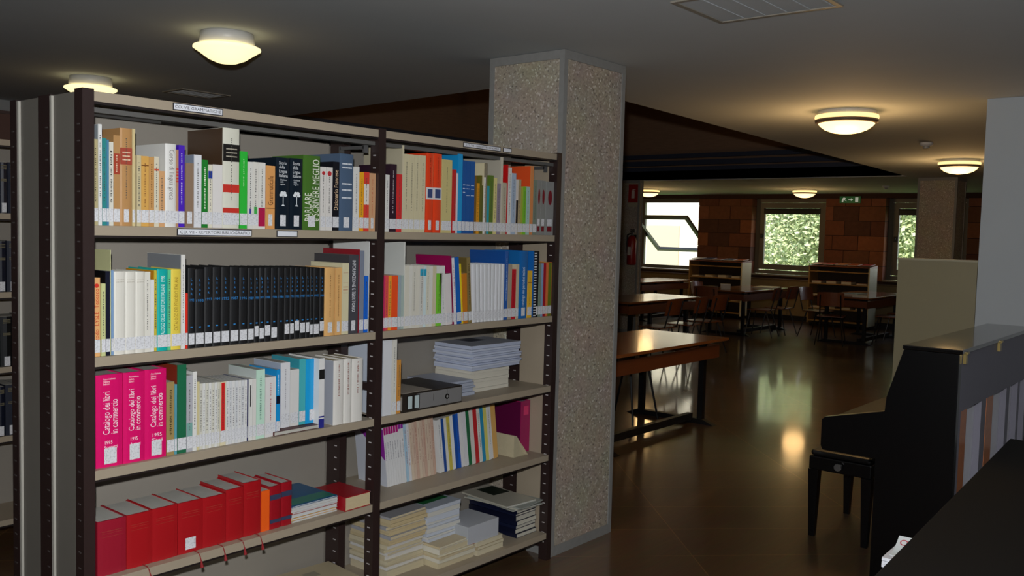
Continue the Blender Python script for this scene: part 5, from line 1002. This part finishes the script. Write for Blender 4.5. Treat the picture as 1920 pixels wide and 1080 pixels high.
t = thing('piano_stool', 'black lacquered piano stool with square tapered legs', 'stool', (3.93, -.985, 0)); 
box(-.305,.305,-.17,.17,.38,.455).build('frame', m_pf, t, bevel=.006)
box(-.30,.30,-.165,.165,.456,.49).build('seat_pad', mat('#0a0909', .4), t, bevel=.014)
for a in (-1,1):
    for c in (-1,1):
        x, y = a*.275, c*.145; k = MB(); i0 = 0
        k.v = [(x-.028,y-.028,.379),(x+.028,y-.028,.379),(x+.028,y+.028,.379),(x-.028,y+.028,.379),(x-.016,y-.016,0),(x+.016,y-.016,0),(x+.016,y+.016,0),(x-.016,y+.016,0)]
        k.f = [(0,1,2,3),(7,6,5,4),(0,4,5,1),(1,5,6,2),(2,6,7,3),(3,7,4,0)]
        k.build('leg', m_pf, t)
MB().tube((-.306,0,.42),(-.325,0,.42),.014).tube((-.325,0,.42),(-.335,0,.42),.02).build('height_knob', mat('#8a8a8a', .3, metal=.8), t)

# ---------------------------------------------------------------- dark counter in the right foreground
t = thing('counter_desk', 'dark brown counter desk filling the lower right corner', 'desk', (2.65, -1.985, 0), (0,0,R(2.8)))
m_desk = mat('#070605', .8, noise=.08, nscale=4, spec=.2); 
box(-2.2, 0, -.72, 0, .87, .90).build('desktop', m_desk, t, bevel=.004)
box(-2.16, -.03, -.06, -.04, .06, .869).build('front_panel', mat('#15110e', .6), t)
box(-2.16, -2.13, -.70, -.06, 0, .869).build('side_panel', mat('#15110e', .6), t); box(-.06, -.03, -.70, -.06, 0, .869).build('side_panel', mat('#15110e', .6), t)
box(-1.7, -.9, -.039, .16, .60, .62).build('side_shelf', mat('#15110e', .6), t)
for a in (-1.68, -.94): box(a, a+.02, -.038, .15, .45, .599).build('shelf_bracket', mat('#15110e', .6), t)
ds = []
for k in range(14):
    o = lying('booklet', 'booklet', 'thin white booklet, %s, small pile beside the desk' % ('topmost' if k == 13 else ordi[13-k]+' from the top'), 1.348+rs.uniform(-.006,.006), 1.50+rs.uniform(-.006,.006), -1.985, -1.918, .6205+k*.0095, .6295+k*.0095, '#d4d6dc' if k > 2 else '#8e2028', 3+rs.uniform(-2,2), '#bfc2cc', 'left', .001, group='white booklets beside the counter desk')
t = thing('brochure', 'curled white brochure with a red emblem on the small booklet pile', 'brochure', (1.385, -1.958, .7545))
b = MB(); n = 8
for k in range(n):
    a0, a1 = k/n, (k+1)/n
    f = lambda a: (.085*a, .035*a*a)
    (xa, za), (xb, zb2) = f(a0), f(a1); b.quad((xa,-.03,za),(xb,-.03,zb2),(xb,.028,zb2),(xa,.028,za))
o = b.build('page_sheet', mat('#c6cac8', .5), t); sm = o.modifiers.new('thickness', 'SOLIDIFY'); sm.thickness = .0015
b = MB(); b.lathe([(.008,.0),(.011,.0)], 20); o = b.build('red_emblem', mat('#b02838', .5), t); o.location = (.065,.008,.0225); o.rotation_euler = (0,R(-32),0)
